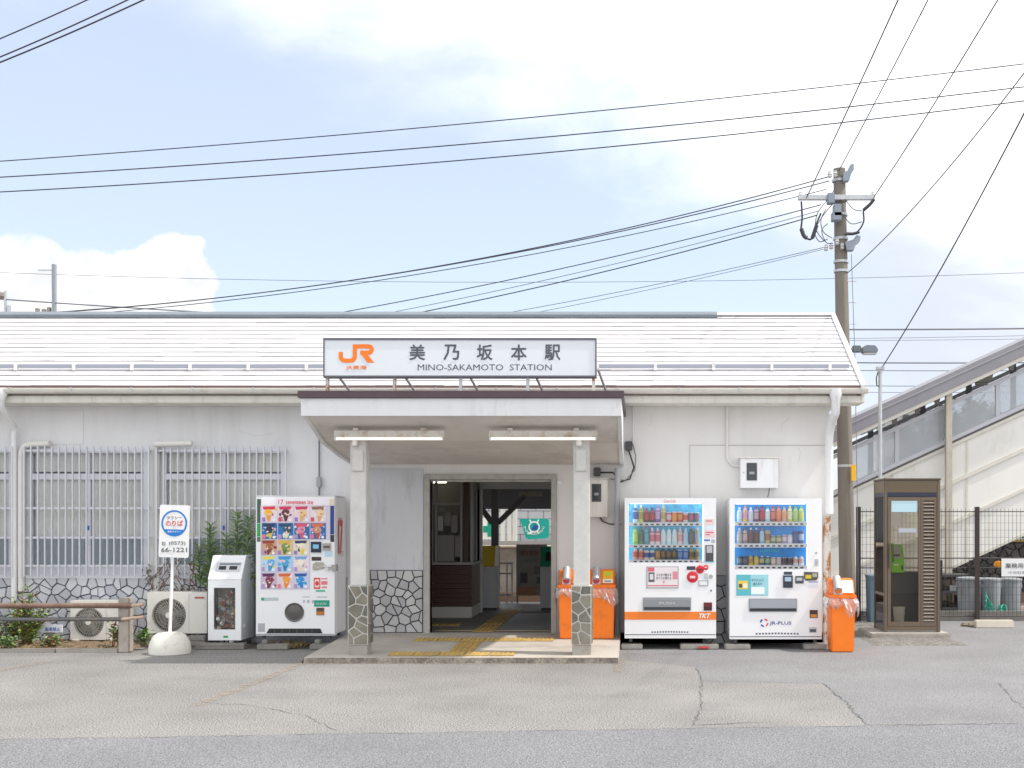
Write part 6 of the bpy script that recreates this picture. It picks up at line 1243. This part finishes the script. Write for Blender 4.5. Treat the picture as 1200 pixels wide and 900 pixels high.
MB().box(XP(5.5, 10), XP(7.5, 10), 9.97, 10.03, 4.0, ZP(341, 10)).build('post', steel, t); MB().lathe([(.08, 0), (.10, .03), (.10, .1), (.05, .13)], (XP(1, 10), 10, ZP(349, 10)), 8).build('insulator', mat('ins_brown', (.25, .23, .2), .5), t); MB().box(XP(9, 10), XP(12, 10), 9.97, 10.03, 4.0, ZP(358, 10)).build('post', steel, t)
# ------------------------------------------------------------------ plants
def leafmat(key, c): 
    m = mat(key, c, .55, var=.35, vscale=14)
    return m
lg1 = leafmat('leaf_weed', (.14, .23, .085)); lg2 = leafmat('leaf_bright', (.20, .30, .10)); lg3 = leafmat('leaf_dry', (.26, .12, .06)); lg4 = leafmat('leaf_lime', (.24, .34, .09)); stemg = mat('stem_green', (.10, .11, .04), .7); twig = mat('twig_brown', (.17, .10, .055), .8, var=.3, vscale=20)
def leaf(mb, p, d, l, w, rnd, mi=0):
    d = d.normalized(); sd = d.cross(Vector((rnd.uniform(-.4, .4), rnd.uniform(-.4, .4), 1))).normalized()*w/2; up = sd.cross(d).normalized()*l*.08; p = Vector(p)
    mb.add([p, p+d*l*.45+sd+up, p+d*l-up, p+d*l*.45-sd+up], [(0, 1, 2), (0, 2, 3)], mi)
def weed(px, pytop, Y, label, seed, name='tall_weed', grp='tall weeds by the window', mats=None, z0=.03, lean=0.0, u0=.45):
    rnd = random.Random(seed); x = XP(px, Y); zt = ZP(pytop, Y); t = thing(name, (x, Y, z0), label, 'plant', grp); st = MB(); fo = MB()
    pts = [Vector((x+lean*(k/8)**2+rnd.uniform(-.01, .01), Y+rnd.uniform(-.01, .01), z0+(zt-z0)*k/8)) for k in range(9)]; st.tube(pts, [.011-.001*k for k in range(9)], 5); st.build('stem', stemg, t)
    hgt = zt-z0; n = int(hgt*100*(1-u0))
    for i in range(n):
        u = u0+(1-u0)*i/n; k = min(7, int(u*8)); p = pts[k].lerp(pts[k+1], u*8-k); a = i*2.4+rnd.uniform(-.5, .5); l = .20*(1-.60*u)+.03
        leaf(fo, p, Vector((math.cos(a), math.sin(a)*.8, rnd.uniform(-.25, .75)+u*.5)), l*rnd.uniform(.8, 1.2), .034*rnd.uniform(.8, 1.2), rnd, 0 if rnd.random() < .7 else 1)
    fo.build('foliage', mats or [lg1, lg2], t)
weed(246, 616, -.22, 'tall weed stalk left of the other weeds beside the bottle bin', 1); weed(262, 627, -.24, 'second tall weed stalk from the left above the bottle bin', 2, lean=.03); weed(254, 640, -.21, 'shorter weed stalk between the two left weeds', 21, lean=-.06); weed(278, 602, -.23, 'tallest weed stalk in front of the window bars', 3); weed(291, 606, -.24, 'rightmost tall weed stalk beside the ice cream machine', 4); weed(236, 640, -.22, 'short weed stalk just above the larger air conditioner', 22, lean=-.05, u0=.6)
def shrub(px, pyb, Y, w, h, n, label, seed, mats, name='shrub', droop=0):
    rnd = random.Random(seed); x = XP(px, Y); z0 = .04; t = thing(name, (x, Y, z0), label, 'plant'); st = MB(); fo = MB()
    for i in range(max(4, n//45)):
        a = rnd.uniform(0, 6.28); r = rnd.random()**.6*w/2; tip = Vector((x+math.cos(a)*r, Y+math.sin(a)*r*.5, z0+h*rnd.uniform(.45, 1)*(1-.35*r/(w/2)))); base = Vector((x+rnd.uniform(-.05, .05), Y+rnd.uniform(-.04, .04), z0))
        mid = base.lerp(tip, .5)+Vector((0, 0, .08)); st.tube([base, mid, tip], [.008, .006, .003], 4)
        for k in range(45):
            u = rnd.uniform(.2, 1.0); p = (base*(1-u)**2+mid*2*u*(1-u)+tip*u*u) + Vector((rnd.uniform(-.05, .05), rnd.uniform(-.05, .05), rnd.uniform(-.05, .05)))
            leaf(fo, p, Vector((rnd.uniform(-1, 1), rnd.uniform(-1, .6), rnd.uniform(-.3, .7))), rnd.uniform(.04, .085), rnd.uniform(.022, .04), rnd, rnd.choices(range(len(mats)), [3, 2, 1][:len(mats)])[0])
    st.build('stems', twig, t); fo.build('foliage', mats, t)
shrub(33, 760, -.72, .66, .86, 1300, 'leafy green shrub growing through the pipe railing at the left', 1, [lg4, lg2, lg3]); shrub(8, 760, -.66, .55, .50, 380, 'low reddish dry shrub at the far left edge', 2, [lg3, lg1, lg2]); shrub(62, 758, -.85, .35, .13, 100, 'small yellowing weed tuft beside the plate stub', 3, [lg2, lg3]); shrub(14, 764, -.98, .5, .14, 150, 'low green weeds spilling over the kerb at the left', 4, [lg2, lg1]); shrub(168, 757, -.75, .16, .26, 110, 'small green weed between the railing post and the taxi sign', 5, [lg2, lg1]); shrub(137, 752, -.80, .16, .42, 100, 'thin dry weed against the railing post', 6, [lg3, lg2, lg1])
def vine(label, box, seed, n):
    rnd = random.Random(seed); (a, b, c, d) = box; t = thing('dry_vine', (XP((a+b)/2, -.2), -.2, ZP(d, -.2)), label, 'plant', 'dry vines on the window grille'); st = MB(); fo = MB()
    for i in range(n):
        p = Vector((XP(rnd.uniform(a, b), -.2), -.19+rnd.uniform(-.03, .03), ZP(d, -.2))); pts = [p.copy()]
        for k in range(5): p = p + Vector((rnd.uniform(-.07, .07), rnd.uniform(-.01, .01), (ZP(c, -.2)-ZP(d, -.2))/5*rnd.uniform(.6, 1.05))); pts.append(p.copy())
        st.tube(pts, .006, 4)
        for k in range(16): q = rnd.choice(pts); leaf(fo, q+Vector((rnd.uniform(-.05, .05), rnd.uniform(-.03, .02), rnd.uniform(-.05, .05))), Vector((rnd.uniform(-1, 1), rnd.uniform(-.6, .2), rnd.uniform(-1, .2))), rnd.uniform(.04, .08), .03, rnd, 0)
    st.build('stems', twig, t); fo.build('foliage', [mat('leaf_withered', (.17, .115, .075), .8, var=.35, vscale=15)], t)
vine('withered brown vine on the grille left of the taxi sign pole', (172, 192, 658, 692), 1, 4); vine('withered brown vine on the grille right of the taxi sign pole', (206, 228, 652, 692), 2, 4)
rnd = random.Random(9); g = MB()
for i in range(420):
    x, y = rnd.uniform(-9.5, XP(138, -1)), rnd.uniform(-1.0, -.3); a = rnd.uniform(0, 6.28); leaf(g, (x, y, .035), Vector((math.cos(a)*.7, math.sin(a)*.7, rnd.uniform(.2, 1.2))), rnd.uniform(.03, .10), .010, rnd, rnd.choice((0, 0, 1)))
for i in range(160):
    x, y = rnd.uniform(-4.85, -4.35), rnd.uniform(-.7, -.4); a = rnd.uniform(0, 6.28); leaf(g, (x, y, .01), Vector((math.cos(a)*.7, math.sin(a)*.7, rnd.uniform(.2, 1.2))), rnd.uniform(.05, .15), .008, rnd, 0)
tag(g.build('dry_grass', [mat('dry_grass', (.30, .22, .10), .8, var=.3, vscale=12), lg2]), 'thin dry grass on the soil bed', 'grass', kind='stuff')
# trees far behind the stairs
def tree(x, y, h, w, label, seed, mats):
    rnd = random.Random(seed); t = thing('tree', (x, y, 0), label, 'tree', 'trees behind the footbridge'); tr = MB(); fo = MB()
    tr.tube([(x, y, 0), (x+.1, y, h*.35), (x, y, h*.7)], [.22, .16, .08], 8)
    cl = []
    for i in range(26):
        a, u = rnd.uniform(0, 6.28), rnd.random(); r = w/2*math.sqrt(rnd.random())*(1-.5*u); c = Vector((x+math.cos(a)*r, y+math.sin(a)*r, h*(.35+.62*u))); cl.append(c)
        if i < 12: tr.tube([(x, y, h*(.3+.3*u)), c], [.05, .015], 5)
        for k in range(120):
            d = Vector((rnd.gauss(0, 1), rnd.gauss(0, 1), rnd.gauss(0, .8))); p = c+d*w*.09; leaf(fo, p, Vector((rnd.uniform(-1, 1), rnd.uniform(-1, 1), rnd.uniform(-.6, .6))), rnd.uniform(.18, .34), rnd.uniform(.12, .2), rnd, rnd.randrange(len(mats)))
    tr.build('trunk', twig, t); fo.build('crown', mats, t)
lt = [leafmat('tree_leaf', (.05, .085, .04)), leafmat('tree_leaf_light', (.075, .115, .045))]
Yt = 32
tree(XP(1108, Yt), Yt, ZP(478, Yt), 2.6, 'tree seen through the stair glazing left of the steel post', 1, lt); tree(XP(1142, Yt), Yt, ZP(470, Yt), 2.8, 'rounder tree seen through the stair glazing right of the steel post', 2, lt); tree(XP(1070, Yt+4), Yt+4, ZP(492, Yt), 2.6, 'low tree behind the lower stair glazing', 3, lt)
shrub_t = thing('bush', (XP(1198, 10), 10, 0), 'green bush above the dark masonry wall at the right edge', 'plant'); fo = MB(); rnd = random.Random(77)
for i in range(900): p = Vector((XP(1205, 10)+rnd.gauss(0, .30), 10+rnd.gauss(0, .2), .9+abs(rnd.gauss(0, .32)))); leaf(fo, p, Vector((rnd.uniform(-1, 1), rnd.uniform(-1, 1), rnd.uniform(-.4, .8))), rnd.uniform(.07, .13), .05, rnd, rnd.randrange(2))
fo.build('foliage', [lg2, lg1], shrub_t); MB().tube([(XP(1205, 10), 10, 0), (XP(1205, 10), 10, 1.1)], .03, 6).build('stem', twig, shrub_t)
t = thing('distant_house', (XP(1060, 40), 40, 0), 'pale distant house behind the lower stair glazing', 'building')
MB().box(XP(1052, 40), XP(1084, 40), 40, 45, 0, ZP(470, 40)).build('wall', mat('house_wall', (.45, .44, .42), .8), t); MB().box(XP(1050, 40), XP(1086, 40), 39.7, 45.3, ZP(470, 40)+.002, ZP(466, 40)).build('roof', dark, t)
for p in (1058, 1072): MB().box(XP(p, 40), XP(p+7, 40), 39.93, 39.99, ZP(498, 40), ZP(486, 40)).build('window', dark, t)
